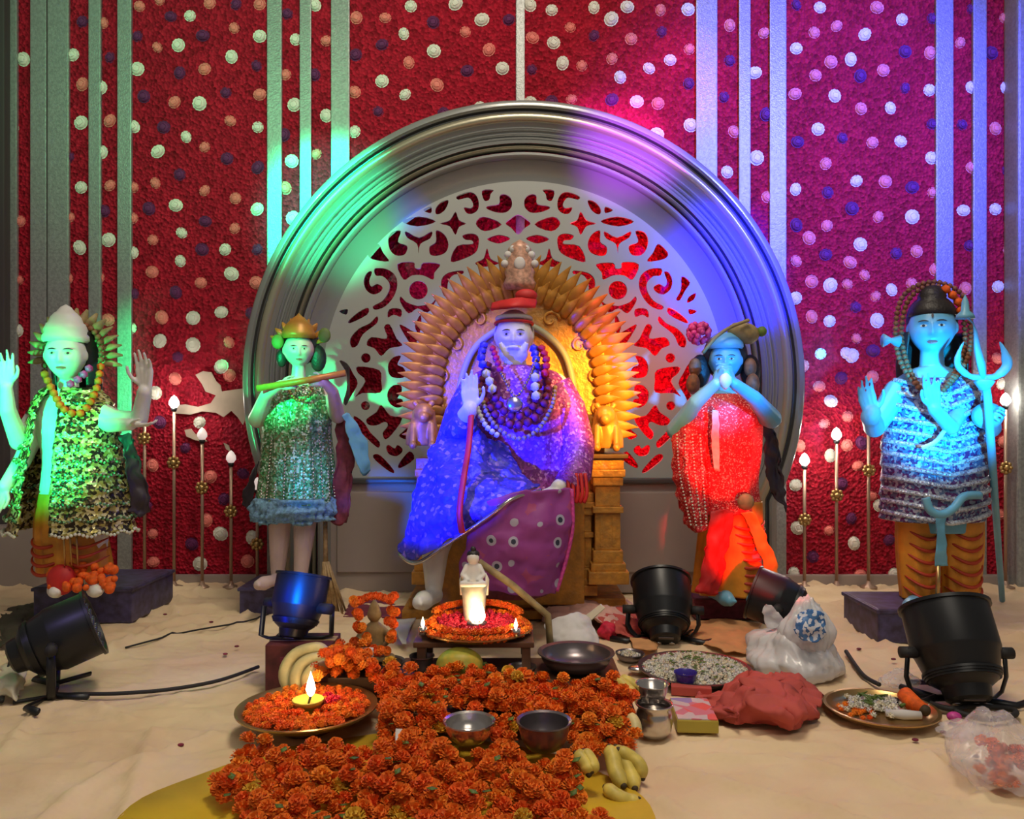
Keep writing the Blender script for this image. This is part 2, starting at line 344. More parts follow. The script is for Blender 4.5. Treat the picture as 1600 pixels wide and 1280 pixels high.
def patch(bm, grid, n=8, wob=0.0, wfreq=30, seed=0, thick=0.003):
    """smooth cloth through a grid of world points"""
    rows = [catmull(r, n) for r in grid]
    cols = list(zip(*rows)); cols = [catmull(c, n) for c in cols]
    nc = len(cols); nr = len(cols[0])
    vs = [[None] * nc for _ in range(nr)]
    for i in range(nc):
        for j in range(nr):
            p = cols[i][j].copy()
            if wob:
                q = p * wfreq
                p += Vector((noise.noise(q + Vector((seed, 0, 0))), noise.noise(q + Vector((0, seed + 9, 0))), 0.6 * noise.noise(q + Vector((0, 0, seed + 5))))) * wob
                q *= 3.1; p += Vector((noise.noise(q), noise.noise(q + Vector((4, 0, 1))), noise.noise(q + Vector((0, 7, 0))))) * wob * .34
            vs[j][i] = bm.verts.new(p)
    for j in range(nr - 1):
        for i in range(nc - 1): bm.faces.new((vs[j][i], vs[j][i + 1], vs[j + 1][i + 1], vs[j + 1][i]))
    if thick: solid(bm, thick)
    return bm
def remeshed(bm, voxel=0.004, smooth=3):
    me = bpy.data.meshes.new('tmp'); bm.to_mesh(me); bm.free()
    o = bpy.data.objects.new('tmp', me); C.objects.link(o)
    md = o.modifiers.new('r', 'REMESH'); md.mode = 'VOXEL'; md.voxel_size = voxel
    if smooth:
        ms = o.modifiers.new('s', 'SMOOTH'); ms.iterations = smooth; ms.factor = 0.5
    dg = bpy.context.evaluated_depsgraph_get(); e = o.evaluated_get(dg); me2 = e.to_mesh()
    out = bmesh.new(); out.from_mesh(me2); e.to_mesh_clear()
    bpy.data.objects.remove(o); bpy.data.meshes.remove(me)
    return out
def limb(bm, pts):
    """chain of (px,py,Y,r_px), rounded joints"""
    P = [(W(a, b, c), r * c / 1250) for a, b, c, r in pts]
    for (p, r), (q, s) in zip(P, P[1:]): tube(bm, [p, q], [r, s], 12)
    for p, r in P: sphere(bm, p, r, 12, 8)
def hand(bm, wrist, fdir, pn, L, curl=(10, 15, 20, 30), thumb=1, spread=1.0, tc=25):
    """wrist point, finger direction, palm normal, hand length; thumb=+1 on the side fdir x pn"""
    f = Vector(fdir).normalized(); n = Vector(pn); n = (n - f * n.dot(f)).normalized(); s = f.cross(n) * thumb; w0 = Vector(wrist)
    r = 0.052 * L
    offs = (0.17, 0.06, -0.06, -0.17); lens = (0.42, 0.48, 0.44, 0.34)
    for k in range(4):
        kn = w0 + f * L * (0.52 - 0.03 * abs(k - 1)) + s * offs[k] * L
        tube(bm, [w0 + s * offs[k] * L * 0.55, kn], [r * 1.5, r * 1.35], 8); sphere(bm, kn, r * 1.3, 8, 6)
        d = (f + s * offs[k] * 0.55 * spread).normalized(); p = kn; a = 0; rr = r
        for q in range(3):
            a += curl[k] * (0.7 if q == 0 else 1.0)
            dd = (d * math.cos(R(a)) + n * math.sin(R(a))); l = lens[k] * L * (0.45, 0.32, 0.23)[q]
            p2 = p + dd * l; tube(bm, [p, p2], [rr, rr * 0.88], 8); sphere(bm, p2, rr * 0.88, 8, 6); p = p2; rr *= 0.88
    sphere(bm, w0, r * 2.0, 10, 6)
    p = w0 + s * 0.12 * L + f * 0.12 * L; rr = r * 1.25; a = 0
    for q in range(3):
        d = (f * math.cos(R(48 - a)) + s * math.sin(R(48 - a)) + n * 0.35).normalized(); l = L * (0.24, 0.18, 0.14)[q]
        p2 = p + d * l; tube(bm, [p, p2], [rr, rr * 0.88], 8); sphere(bm, p2, rr * 0.88, 8, 6); p = p2; rr *= 0.88; a += tc
class Head:
    def __init__(s, c, h, yaw=0, pitch=0, roll=0, wide=1.0):
        s.c = Vector(c); s.h = h; s.wide = wide
        s.m = Matrix.Rotation(R(yaw), 3, 'Z') @ Matrix.Rotation(R(roll), 3, 'Y') @ Matrix.Rotation(R(pitch), 3, 'X')
    def f(s, x, y, z, off=0.0):
        """unit direction (x right, y towards viewer, z up) -> surface point"""
        rx, ry, rz = 0.35 * s.wide, 0.43, 0.5
        k = 1.0
        low = max(0, -z); px = x * rx * (1 - 0.30 * low ** 1.6); py = y * ry * (1 - 0.10 * low); pz = z * rz
        if y > 0:
            g = lambda u, v, su, sv: math.exp(-((px - u) / su) ** 2 - ((pz - v) / sv) ** 2)
            nose = 0
            if -0.17 < pz < 0.08: nose = math.exp(-(px / (0.028 + 0.03 * max(0, 0.08 - pz) / 0.25)) ** 2) * (0.03 + 0.42 * (0.08 - pz) ** 1.0) * 0.85
            if -0.20 < pz <= -0.13: nose *= (pz + 0.20) / 0.07 if pz < -0.13 else 1
            py += nose
            py -= 0.045 * (g(-0.145, 0.03, 0.07, 0.045) + g(0.145, 0.03, 0.07, 0.045))
            py += 0.022 * (g(-0.14, 0.025, 0.045, 0.026) + g(0.14, 0.025, 0.045, 0.026))
            py += 0.02 * (g(-0.14, 0.10, 0.09, 0.03) + g(0.14, 0.10, 0.09, 0.03))
            py += 0.03 * (g(-0.17, -0.10, 0.08, 0.07) + g(0.17, -0.10, 0.08, 0.07))
            py += 0.040 * g(0, -0.245, 0.085, 0.022) + 0.036 * g(0, -0.29, 0.07, 0.022) - 0.02 * g(0, -0.267, 0.09, 0.010)
            py += 0.045 * g(0, -0.40, 0.08, 0.05)
        v = Vector((px, -(py), pz)) * s.h
        d = Vector((x, -y, z)).normalized()
        return s.c + s.m @ (v + d * off)
    def mesh(s, bm, u=64, v=56):
        rings = []
        for i in range(1, v):
            ph = math.pi * i / v
            rings.append([bm.verts.new(s.f(math.sin(ph) * math.sin(t), math.sin(ph) * math.cos(t), math.cos(ph))) for t in [2 * math.pi * k / u for k in range(u)]])
        top = bm.verts.new(s.f(0, 0, 1)); bot = bm.verts.new(s.f(0, 0, -1))
        for k in range(u):
            bm.faces.new((top, rings[0][(k + 1) % u], rings[0][k])); bm.faces.new((bot, rings[-1][k], rings[-1][(k + 1) % u]))
        for a, b in zip(rings, rings[1:]):
            for k in range(u): bm.faces.new((a[k], a[(k + 1) % u], b[(k + 1) % u], b[k]))
    def face_pt(s, u, w, off):
        """u,w: face coordinates in head heights (right, up)"""
        z = w / 0.5; low = max(0, -z); x = u / (0.35 * s.wide * (1 - 0.30 * low ** 1.6)); y = math.sqrt(max(0.02, 1 - x * x - z * z))
        return s.f(x, y, z, off)
    def decal(s, bm, u, w, su, sw, off, n=12, bend=0):
        c = bm.verts.new(s.face_pt(u, w + (bend if bend else 0), off)); prev = None; ring = []
        for k in range(n):
            a = 2 * math.pi * k / n; uu = su * math.cos(a)
            ring.append(bm.verts.new(s.face_pt(u + uu, w + sw * math.sin(a) + bend * (1 - (uu / su) ** 2), off)))
        for k in range(n): bm.faces.new((c, ring[k], ring[(k + 1) % n]))
    def features(s, parent, white=None, brow_mat=None, beard=False):
        b = bmesh.new()
        for q in (-1, 1): s.decal(b, q * 0.14, 0.025, 0.058, 0.026, 0.006 * s.h + 0.0012)
        build('eye', b, M['bone'] if white is None else white, parent)
        b = bmesh.new()
        for q in (-1, 1): s.decal(b, q * 0.14, 0.025, 0.024, 0.024, 0.006 * s.h + 0.0026)
        build('iris', b, M['ink'], parent)
        for q in (-1, 1):
            b = bmesh.new(); s.decal(b, q * 0.145, 0.095, 0.085, 0.013, 0.012 * s.h + 0.001, 14, bend=0.018); build('eyebrow', b, M['ink'], parent)
        b = bmesh.new(); s.decal(b, 0, -0.262, 0.085, 0.030, 0.010 * s.h + 0.001, 14, bend=-0.008); build('lips', b, M['lip'], parent)
def ears(bm, H):
    for q in (-1, 1):
        c = H.f(q * 0.98, 0.02, 0.0); sphere(bm, c, H.h * 0.10, 10, 8, (0.4, 0.7, 1.1))
def beads(bm, pts, r, step=None, ico=1):
    step = step or r * 1.8; acc = 0; last = None
    for a, b in zip(pts, pts[1:]):
        d = (b - a).length
        while acc < d:
            bmesh.ops.create_icosphere(bm, subdivisions=ico, radius=r, matrix=Matrix.Translation(a.lerp(b, acc / max(d, 1e-9)))); acc += step
        acc -= d
def blossom_bm(kind=0, r=1.0, petals=44, seed=1):
    """ruffled marigold-like pompom resting with flat base at z=0"""
    rnd = random.Random(seed); bm = bmesh.new()
    sphere(bm, (0, 0, 0.42 * r), 0.66 * r, 8, 5, (1, 1, 0.72))
    for i in range(petals):
        t = (i + 0.5) / petals; ph = math.acos(1 - 1.45 * t); th = i * 2.39996 + rnd.uniform(-.15, .15)
        d = Vector((math.sin(ph) * math.cos(th), math.sin(ph) * math.sin(th), math.cos(ph)))
        c = Vector((0, 0, 0.42 * r)) + Vector((d.x, d.y, d.z * 0.72)) * 0.55 * r
        u = Vector((0, 0, 1)).cross(d); u = u.normalized() if u.length > 0.05 else Vector((1, 0, 0)); v = d.cross(u)
        o = (0.36 + rnd.uniform(-.05, .05)) * r; wd = 0.24 * r
        a1 = bm.verts.new(c - u * wd * 0.5 - v * 0.05 * r); a2 = bm.verts.new(c + u * wd * 0.5 - v * 0.05 * r)
        b1 = bm.verts.new(c - u * wd + d * o + v * rnd.uniform(-.08, .12) * r); b2 = bm.verts.new(c + u * wd + d * o + v * rnd.uniform(-.08, .12) * r)
        m = bm.verts.new(c + d * (o + 0.06 * r) - v * 0.05 * r)
        bm.faces.new((a1, a2, b2, m, b1))
    return bm
def rosette_bm(r):
    """small rose facing -y, back on y=0"""
    bm = bmesh.new()
    sphere(bm, (0, -0.12 * r, 0), 0.86 * r, 12, 8, (1, .62, 1))
    for ring, (n, rad, h, tilt) in enumerate(((6, 0.95, 0.12, 0.35), (5, 0.68, 0.34, 0.7), (4, 0.40, 0.55, 1.1))):
        for k in range(n):
            a = 2 * math.pi * k / n + ring * 0.6; d = Vector((math.cos(a), 0, math.sin(a))); s = Vector((-math.sin(a), 0, math.cos(a)))
            wd = rad * math.pi / n * 1.25
            p0 = bm.verts.new(d * rad * 0.25 * r + Vector((0, -0.05 * r, 0))); 
            p1 = bm.verts.new((d * rad * 0.75 + s * wd) * r + Vector((0, -h * r, 0))); p2 = bm.verts.new((d * rad * 0.75 - s * wd) * r + Vector((0, -h * r, 0)))
            p3 = bm.verts.new((d * rad * 1.05 + s * wd * 0.5) * r + Vector((0, -(h + 0.1) * r, 0))); p4 = bm.verts.new((d * rad * 1.05 - s * wd * 0.5) * r + Vector((0, -(h + 0.1) * r, 0)))
            bm.faces.new((p0, p1, p3, p4, p2))
    return bm
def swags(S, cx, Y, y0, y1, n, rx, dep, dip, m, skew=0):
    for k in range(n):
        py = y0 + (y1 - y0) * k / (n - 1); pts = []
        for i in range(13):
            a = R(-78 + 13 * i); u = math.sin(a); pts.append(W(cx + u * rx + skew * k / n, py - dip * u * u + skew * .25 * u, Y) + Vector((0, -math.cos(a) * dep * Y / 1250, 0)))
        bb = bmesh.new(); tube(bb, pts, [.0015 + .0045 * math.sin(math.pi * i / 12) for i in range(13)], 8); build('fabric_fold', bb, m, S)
def flame(parent, c, h, power=0.6):
    b = bmesh.new(); lathe(b, c, [(0.001, 0), (h * .13, h * .12), (h * .19, h * .3), (h * .14, h * .55), (h * .06, h * .8), (0, h)], 12)
    build('flame', b, M['flame'], parent)
    l = bpy.data.lights.new('flame_light', 'POINT'); l.energy = power * 0.7; l.color = (1, 0.6, 0.25); l.shadow_soft_size = h * .3
    o = bpy.data.objects.new('flame_light', l); C.objects.link(o); o.parent = parent; o.location = Vector(c) + Vector((0, 0, h * 0.6)) - absloc(parent)
# ================================================================== SETTING
YW = 3.40
b = bmesh.new(); box(b, (0, 2.6, -0.04), (7.0, 5.2, 0.04)); tag(build('floor', b, M['stage'], smooth=False, loc=(0, 2.6, -0.06)), kind='structure')
# wrinkled sheet over the stage
b = bmesh.new(); nx, ny = 420, 260; vs = []
FOLDS = []
for ln in ([(118, 1046), (180, 1010), (250, 976), (335, 962)], [(0, 1182), (30, 1140), (60, 1112)], [(238, 1145), (215, 1210), (188, 1290)], [(205, 925), (280, 932), (350, 928)], [(208, 948), (270, 958), (330, 952)], [(215, 1000), (300, 975)],
           [(0, 1110), (120, 1098), (200, 1120)], [(60, 1290), (160, 1210), (330, 1150)], [(1232, 938), (1330, 948), (1378, 942)], [(1240, 965), (1350, 985), (1420, 1030)], [(1545, 985), (1600, 1000)], [(1560, 1050), (1600, 1056)],
           [(1035, 1200), (1200, 1240), (1400, 1295)], [(1080, 1180), (1260, 1190), (1480, 1250)], [(1140, 1160), (1300, 1165)], [(1010, 1250), (1120, 1290)], [(1450, 1180), (1540, 1240)], [(540, 955), (640, 950)]):
    ps = [F(*p) for p in ln]; FOLDS += [(a.x, a.y, b_.x, b_.y) for a, b_ in zip(ps, ps[1:])]
def fold_z(x, y):
    z = 0
    for x0, y0, x1, y1 in FOLDS:
        dx, dy = x1 - x0, y1 - y0; t = max(0, min(1, ((x - x0) * dx + (y - y0) * dy) / (dx * dx + dy * dy))); d2 = (x - x0 - t * dx) ** 2 + (y - y0 - t * dy) ** 2
        if d2 < .004: z = max(z, .014 * math.exp(-d2 / .00022)) if d2 < .0012 else z
    return z
def sheet_z(x, y):
    a = noise.noise(Vector((x * 1.6 + y * 0.9, y * 5.5 - x * 1.2, 2.0))); c = noise.noise(Vector((x * 4.5 - y * 2.0, y * 9 + x * 3, 7.0)))
    back = max(0, min(1, (y - 2.3) / 0.6)); ridge = (1 - abs(a) * 5) if abs(a) < 0.2 else 0
    r2 = (1 - abs(c) * 6) if abs(c) < 1 / 6 else 0
    e = noise.noise(Vector((x * 7 + 3 * a, y * 17 + 5 * c, 3.0))); r3 = (1 - abs(e) * 7) if abs(e) < 1 / 7 else 0
    return -0.009 + 0.013 * ridge * (0.6 + back) + 0.009 * r2 * (0.6 + back) + 0.004 * r3 + fold_z(x, y)
for j in range(ny + 1):
    y = 0.75 + (YW - 0.005 - 0.75) * j / ny
    vs.append([b.verts.new((-2.6 + 5.2 * i / nx, y, sheet_z(-2.6 + 5.2 * i / nx, y))) for i in range(nx + 1)])
for j in range(ny):
    for i in range(nx): b.faces.new((vs[j][i], vs[j][i + 1], vs[j + 1][i + 1], vs[j + 1][i]))
tag(build('floor_sheet', b, M['cloth'], loc=(0, 2.1, -0.02)), 'wrinkled beige sheet covering the whole stage floor', 'sheet')
# back wall with roses
b = bmesh.new(); box(b, (0, YW + 0.03, 1.5), (7.0, 0.06, 3.0))
wall = tag(build('wall_back', b, M['wall'], smooth=False, loc=(0, YW, 0)), kind='structure')
def rows(s):
    out = []
    for t in s.split(): k, x, y = t[0], *t[1:].split(','); out.append((k, int(x), int(y)))
    return out
ROSES = rows('''P218,10 P250,0 W297,25 V267,26 P328,5 V369,7 P406,7 P366,44 V215,57 V317,56 W406,57 P246,74 W279,71 W362,89 W215,108 V281,114 P320,108
V401,103 V353,145 P406,148 V225,151 P273,160 W312,162 W209,198 V256,199 P360,189 W403,199 W291,214 P320,230 W247,237 V355,248 V403,262 V281,273 P243,286 P208,293 P320,298
P368,310 W275,321 W402,327 V233,326 P207,341 V321,346 P367,357 W284,364 P239,375 V316,390 W352,390 V402,390 W207,395 W282,408 P238,425 W362,428 P314,442 P401,442 V209,459 V275,457
V392,489 P253,496 W302,497 W346,488 W205,513 W250,533 W302,539 P358,535 V278,558 W346,573 P359,587 P274,592 W243,614 P239,727 P329,745 W345,834 P239,834 W394,840 P387,877 P240,878 W313,881 P323,813
P557,28 P602,28 W642,10 W712,6 V677,35 W753,31 V795,31 W631,53 P727,50 V597,70 V556,86 P639,98 W678,80 P764,78 W785,107 V730,111 W597,127 P683,133 P554,144 W633,148 V591,174 V693,178 W750,168 W554,206 P647,201
W828,8 W862,16 W928,12 W980,11 P1032,16 W1075,15 W955,30 P891,43 P832,59 W865,67 V928,56 P986,61 V1034,50 P1077,77 W879,99 P909,103 P956,92 W1047,94 W1014,107 V831,109 W969,121 V1076,131 P893,155 V862,159 W995,159 P1028,162 V956,156 W1079,196 W1026,210 W829,160
V1244,8 W1281,12 P1370,12 W1409,31 P1307,41 P1272,51 W1351,54 W1244,76 P1194,52 V1457,29 P1500,67 V1518,14 P1570,28 V1414,81 P1453,83 V1549,83 W1329,93 P1298,97 W1179,114 P1274,118 V1344,119 P1380,110 V1414,138 W1452,141 W1519,137 W1572,137 P1242,147 W1304,150 W1391,169 P1345,170 V1197,179 W1278,202 V1246,222 V1316,216 V1457,194 V1503,195 P1555,201 P1363,223 W1407,221 W1182,247 P1290,256 W1455,247 P1519,262 V1574,266 W1338,283 P1383,284 V1425,293 P1457,301 W1243,296 V1293,301 P1200,308 V1331,326 P1372,339 W1425,339 W1505,329 W1555,327 V1244,352 P1292,353 P1264,372 W1344,382 V1290,398 P1432,393 V1516,384 P1577,391
P1244,408 V1290,403 P1328,410 V1400,396 P1351,430 P1268,440 W1297,446 P1324,444 W1393,453 P1424,443 P1461,421 W1243,466 P1368,463 V1337,480 P1268,495 W1296,502 W1370,501 P1338,529 V1364,548 W1282,553 W1331,556 W1322,552 P1255,572 P1363,589 P1280,604 V1314,591 W1298,627 P1324,651 P1288,662
P1249,697 W1297,712 P1323,696 V1346,692 W1243,758 P1340,728 V1315,756 W1246,825 P1295,829 W1334,849 P1344,899 W1397,899 W1240,895 V1389,844 P1583,752 V1582,849 P1562,804 P1362,775 W1374,790 P1508,451 W1559,448 V1578,509
V129,34 P162,36 W114,86 P129,132 W157,137 V172,90 W127,192 P172,189 W158,238 V109,246 W127,293 P172,290 V163,330 P108,340 W170,375 W125,387 P105,435 P155,435 P4,52 W37,93 W4,152 W21,200 W2,247 W17,299 P31,346 W14,392 P29,438 W27,516 P14,557 P169,500
V449,22 W492,8 W462,62 P510,64 P446,117 V492,117 W460,164 W510,181 V444,211 P494,241 W456,252 P446,294 W458,341 P1147,206 W1136,269 P1150,317 V1131,152 P1140,40 V1140,95 W1565,600 P1568,690 P20,470 W312,660 V1330,810 V1270,870 P1558,560 V290,700 V350,780 V250,660 V230,790 V300,850 V380,740''')
rm = {}
for k, rr in (('W', 0.0275), ('P', 0.0255), ('V', 0.026)):
    for q in range(2):
        bb = rosette_bm(rr); bmesh.ops.transform(bb, matrix=Matrix.Rotation(q * 1.1, 4, 'Y') @ Matrix.Diagonal((1 - .06 * q, 1, 1 + .05 * q, 1)), verts=bb.verts)
        me = mesh_of(bb, M['rose_' + k.lower()]); me.name = 'flower_rosette'; rm[k, q] = me
used = []
for i, (k, x, y) in enumerate(ROSES):
    if any(abs(x - a) + abs(y - c) < 9 for a, c in used): continue
    used.append((x, y))
    p = W(x, y, YW); p.y = 0; o = bpy.data.objects.new('flower_rosette', rm[k, i % 2]); C.objects.link(o); o.parent = wall
    o.location = (p.x, 0.004, p.z); s = random.uniform(.88, 1.12); o.scale = (s, s, s * random.uniform(.9, 1.05)); o.rotation_euler = (0, random.uniform(0, 6), 0)
# torn white patches
def plate(bm, pts2, Y, t=0.006):
    vs = [bm.verts.new(W(x, y, Y)) for x, y in pts2]; f = bm.faces.new(vs); r = bmesh.ops.extrude_face_region(bm, geom=[f]); bmesh.ops.translate(bm, verts=[v for v in r['geom'] if isinstance(v, bmesh.types.BMVert)], vec=(0, -t, 0)); bmesh.ops.recalc_face_normals(bm, faces=bm.faces); bmesh.ops.triangulate(bm, faces=bm.faces); return bm
b = bmesh.new()
plate(b, [(306, 586), (318, 580), (331, 582), (338, 596), (345, 602), (347, 612), (366, 609), (392, 606), (394, 634), (388, 648), (380, 664), (372, 652), (362, 642), (350, 652), (338, 645), (316, 643), (298, 648), (274, 646), (270, 634), (290, 632), (310, 636), (330, 630), (338, 618), (322, 612), (316, 600)], YW - 0.012)
plate(b, [(289, 672), (299, 670), (305, 678), (316, 680), (324, 690), (306, 688), (292, 682)], YW - 0.012)
plate(b, [(350, 692), (358, 696), (361, 706), (354, 702)], YW - 0.012)
tag(build('bare_patch', b, M['paper_w'], wall, smooth=False), 'pale patch where the white backing shows through')
# silver strips
STR = [(12, 26, 910), (47, 72, 910), (74, 107, 910), (138, 157, 910), (183, 205, 910), (417, 440, 910), (468, 486, 910), (517, 546, 910), (806, 820, 910), (1088, 1121, 910), (1155, 1173, 910), (1203, 1229, 910), (1463, 1490, 910), (1521, 1542, 910)]
for i, (x0, x1, yb) in enumerate(STR):
    Y = YW - 0.016; a = W(x0, 0, Y); c = W(x1, 0, Y); b = bmesh.new()
    box(b, ((a.x + c.x) / 2, YW - 0.008, 1.50), (c.x - a.x, 0.016, 3.0), 0.004)
    tag(build('trim_%d' % (i + 1), b, M['silver'], smooth=False), kind='structure')
b = bmesh.new(); a = W(1584, 0, 3.33); box(b, (a.x + 0.15, 3.35, 1.5), (0.30, 0.1, 3.0), 0.01)
tag(build('trim_20', b, M['silver'], smooth=False), kind='structure')
b = bmesh.new(); a = W(14, 0, 3.36); box(b, (a.x - 0.16, 3.37, 1.5), (0.30, 0.05, 3.0), 0.006)
tag(build('trim_21', b, mat('side_panel_dark', (0.06, 0.05, 0.05), 0.6), smooth=False), kind='structure')
b = bmesh.new(); box(b, (W(20, 860, 3.3).x - 0.05, 3.33, 0.13), (0.35, 0.09, 0.26), 0.01)
tag(build('trim_22', b, M['panel'], smooth=False), kind='structure')
b = bmesh.new(); box(b, (0, YW - 0.02, 0.02), (5.2, 0.03, 0.045), 0.004); tag(build('baseboard_back', b, M['panel'], smooth=False), kind='structure')

# ================================================================== ARCH
YA = 3.24; K = YA / 1250; AC = W(818, 597, YA)
arch = root('ceremonial_arch', (AC.x, YA, 0), 'huge silver round arch with moulded rings framing a scroll-cut screen', 'arch')
def ring_path():
    out = []; a0 = -26
    lb = math.radians(a0)
    n = 120
    for i in range(n + 1):
        a = R(a0) + (math.pi - 2 * R(a0)) * i / n; out.append((math.cos(a), math.sin(a)))
    return out
def moulding(name, prof, m):
    """prof: (radius_px, forward m); swept on the arc, then down to the floor"""
    b = bmesh.new(); path = ring_path(); rings = []
    dirs = path
    for r, fwd in prof:
        rr = r * K; ln = []
        x0 = dirs[0][0] * rr
        ln.append(b.verts.new((AC.x + x0, YA - fwd, 0.0)))
        for cx, cz in dirs: ln.append(b.verts.new((AC.x + cx * rr, YA - fwd, AC.z + cz * rr)))
        ln.append(b.verts.new((AC.x - x0, YA - fwd, 0.0))); rings.append(ln)
    for a, c in zip(rings, rings[1:]):
        for k in range(len(a) - 1): b.faces.new((a[k], a[k + 1], c[k + 1], c[k]))
    return build(name, b, m, arch, auto=50)
moulding('outer_rim', [(432, -0.10), (432, 0.055), (429, 0.062), (423, 0.062), (420, 0.05)], M['arch'])
moulding('rim_groove', [(420, 0.052), (418.5, 0.036), (416, 0.036), (414.5, 0.05)], M['arch_dark'])
moulding('champagne_ring', [(415, 0.045), (413, 0.055), (408, 0.060), (403, 0.056), (400, 0.045)], M['arch_tan'])
cv = []
for i in range(13): t = i / 12; cv.append((400 - 34 * t, 0.045 - 0.034 * math.sin(math.pi * t) + 0.012 * t))
moulding('outer_cove', cv, M['arch'])
for r0, hh in ((392, 0.036), (384, 0.030), (376, 0.034)):
    moulding('fine_ridge', [(r0 + 3, hh - 0.022), (r0 + 2, hh - 0.004), (r0, hh), (r0 - 2, hh - 0.004), (r0 - 3, hh - 0.022)], M['arch'])
moulding('middle_groove', [(366, 0.052), (364, 0.030), (356, 0.030), (354, 0.05)], M['arch_dark'])
moulding('middle_bead', [(364, 0.036), (363, 0.05), (360.5, 0.056), (358, 0.05), (357, 0.036)], M['arch_tan'])
moulding('inner_bead', [(354, 0.04), (352, 0.056), (348, 0.060), (344, 0.054), (342, 0.04)], M['arch'])
cv = []
for i in range(11): t = i / 10; cv.append((342 - 34 * t, 0.045 * (1 - t) ** 1.8 - 0.0))
moulding('inner_cove', cv, M['arch'])
# scroll cut screen
YL = YA + 0.004
def cropA(s): return [(800 + x / 4.573, 280 + y / 4.573) for x, y in s]
def cropB(s): return [(930 + x / 4.572, 480 + y / 4.572) for x, y in s]
def cropC(s): return [(1619 - (500 + x / 5.818), 540 + y / 5.818) for x, y in s]
def circ(x, y, r, n=14): return [(x + r * math.cos(2 * math.pi * k / n), y + r * math.sin(2 * math.pi * k / n)) for k in range(n)]
HA = [[(150,110),(175,125),(180,180),(260,195),(265,215),(200,240),(130,240),(90,200),(90,150),(115,120)],
 [(220,80),(300,85),(285,155),(250,150),(240,110)],
 [(480,125),(470,150),(400,135),(370,165),(365,195),(385,210),(430,205),(410,245),(370,250),(330,220),(325,160),(350,110),(400,95)],
 [(540,155),(590,165),(630,210),(630,250),(600,250),(560,215)], [(665,200),(720,225),(665,245)],
 [(160,325),(290,270),(345,320),(280,375)], [(490,235),(530,295),(600,320),(530,340),(490,400),(465,345),(415,320),(465,295)],
 [(630,305),(750,270),(870,305),(760,340)], [(100,425),(180,400),(265,430),(200,460),(150,455)],
 [(265,495),(290,570),(350,600),(300,630),(180,605),(240,570)],
 [(380,390),(440,405),(420,435),(375,440),(370,465),(480,480),(525,590),(440,575),(350,530),(325,470),(330,410)],
 [(630,375),(630,450),(675,485),(670,540),(620,550),(560,525),(540,470),(560,410),(600,375)],
 [(660,375),(750,420),(845,375),(835,420),(765,465),(755,535),(740,465),(670,425)],
 [(880,375),(940,380),(970,430),(960,500),(920,545),(860,545),(835,510),(840,475),(900,450)],
 [(1040,465),(1090,500),(1115,540),(1080,575),(965,590),(1005,530)],
 [(600,610),(720,600),(740,640),(780,635),(790,595),(905,610),(860,720),(800,690),(720,690),(650,720),(640,670)],
 circ(755, 795, 66), [(440,655),(540,670),(590,720),(585,810),(545,860),(515,855),(545,800),(540,730),(500,685),(440,680)],
 [(1065,640),(1060,690),(1010,695),(965,740),(965,800),(1010,870),(1080,910),(1060,935),(990,910),(930,840),(905,760),(920,690),(980,645)],
 [(1085,665),(1120,670),(1145,730),(1130,790),(1080,825),(1030,810),(1010,775),(1050,750),(1090,770),(1105,730)],
 [(1210,695),(1270,740),(1235,800),(1200,865),(1170,860),(1205,790)], [(1310,815),(1300,860),(1250,885),(1260,845)],
 [(1115,920),(1180,950),(1250,1010),(1240,1030),(1120,970)], [(1260,930),(1320,945),(1270,970)],
 [(625,845),(660,890),(740,905),(770,905),(840,880),(880,840),(885,880),(825,960),(760,925),(690,955),(640,890)],
 [(880,930),(960,930),(975,990),(930,970),(880,985)], [(740,970),(780,1050),(770,1100),(880,1040),(875,1080),(800,1190),(765,1160),(735,1050)],
 [(1050,980),(1100,1030),(1180,1070),(1240,1140),(1235,1200),(1190,1190),(1150,1110),(1050,1030)],
 [(960,1040),(1000,1060),(980,1140),(1090,1130),(1125,1185),(1070,1210),(1020,1265),(960,1210),(870,1190),(910,1140)]]
HB = [circ(535, 364, 34, 10), [(285,350),(340,360),(375,410),(370,480),(330,505),(270,505),(250,470),(270,430),(310,410)],
 [(285,560),(340,560),(380,610),(370,680),(320,718),(270,705),(275,660),(310,650),(280,610)],
 [(440,450),(590,425),(595,470),(540,530),(610,640),(560,615),(430,610),(425,530)], circ(538, 705, 32, 10),
 [(425,700),(460,750),(530,800),(520,840),(460,845),(400,820),(380,850),(415,900),(400,945),(350,910),(275,795),(360,775)],
 [(130,750),(190,775),(250,870),(300,920),(240,945),(205,880)], [(275,1010),(310,985),(330,1010),(370,985),(390,1000),(375,1050),(320,1065),(280,1040)],
 [(225,1030),(300,1120),(290,1150),(190,1085)], [(480,1055),(470,1095),(360,1180),(335,1165),(430,1060)], [(440,970),(510,930),(500,970),(460,1010),(445,1000)]][:-1]
HC = [[(180,140),(250,165),(300,250),(345,345),(290,450),(240,545),(215,510),(245,400),(240,260)], [(310,640),(400,700),(460,790),(545,880),(525,930),(430,850),(330,740)]]
holes = [cropA(h) for h in HA] + [cropB(h) for h in HB] + [cropC(h) for h in HC]
holes += [[(1019, 575), (1028, 566), (1046, 578), (1050, 592), (1040, 600)]] if False else []
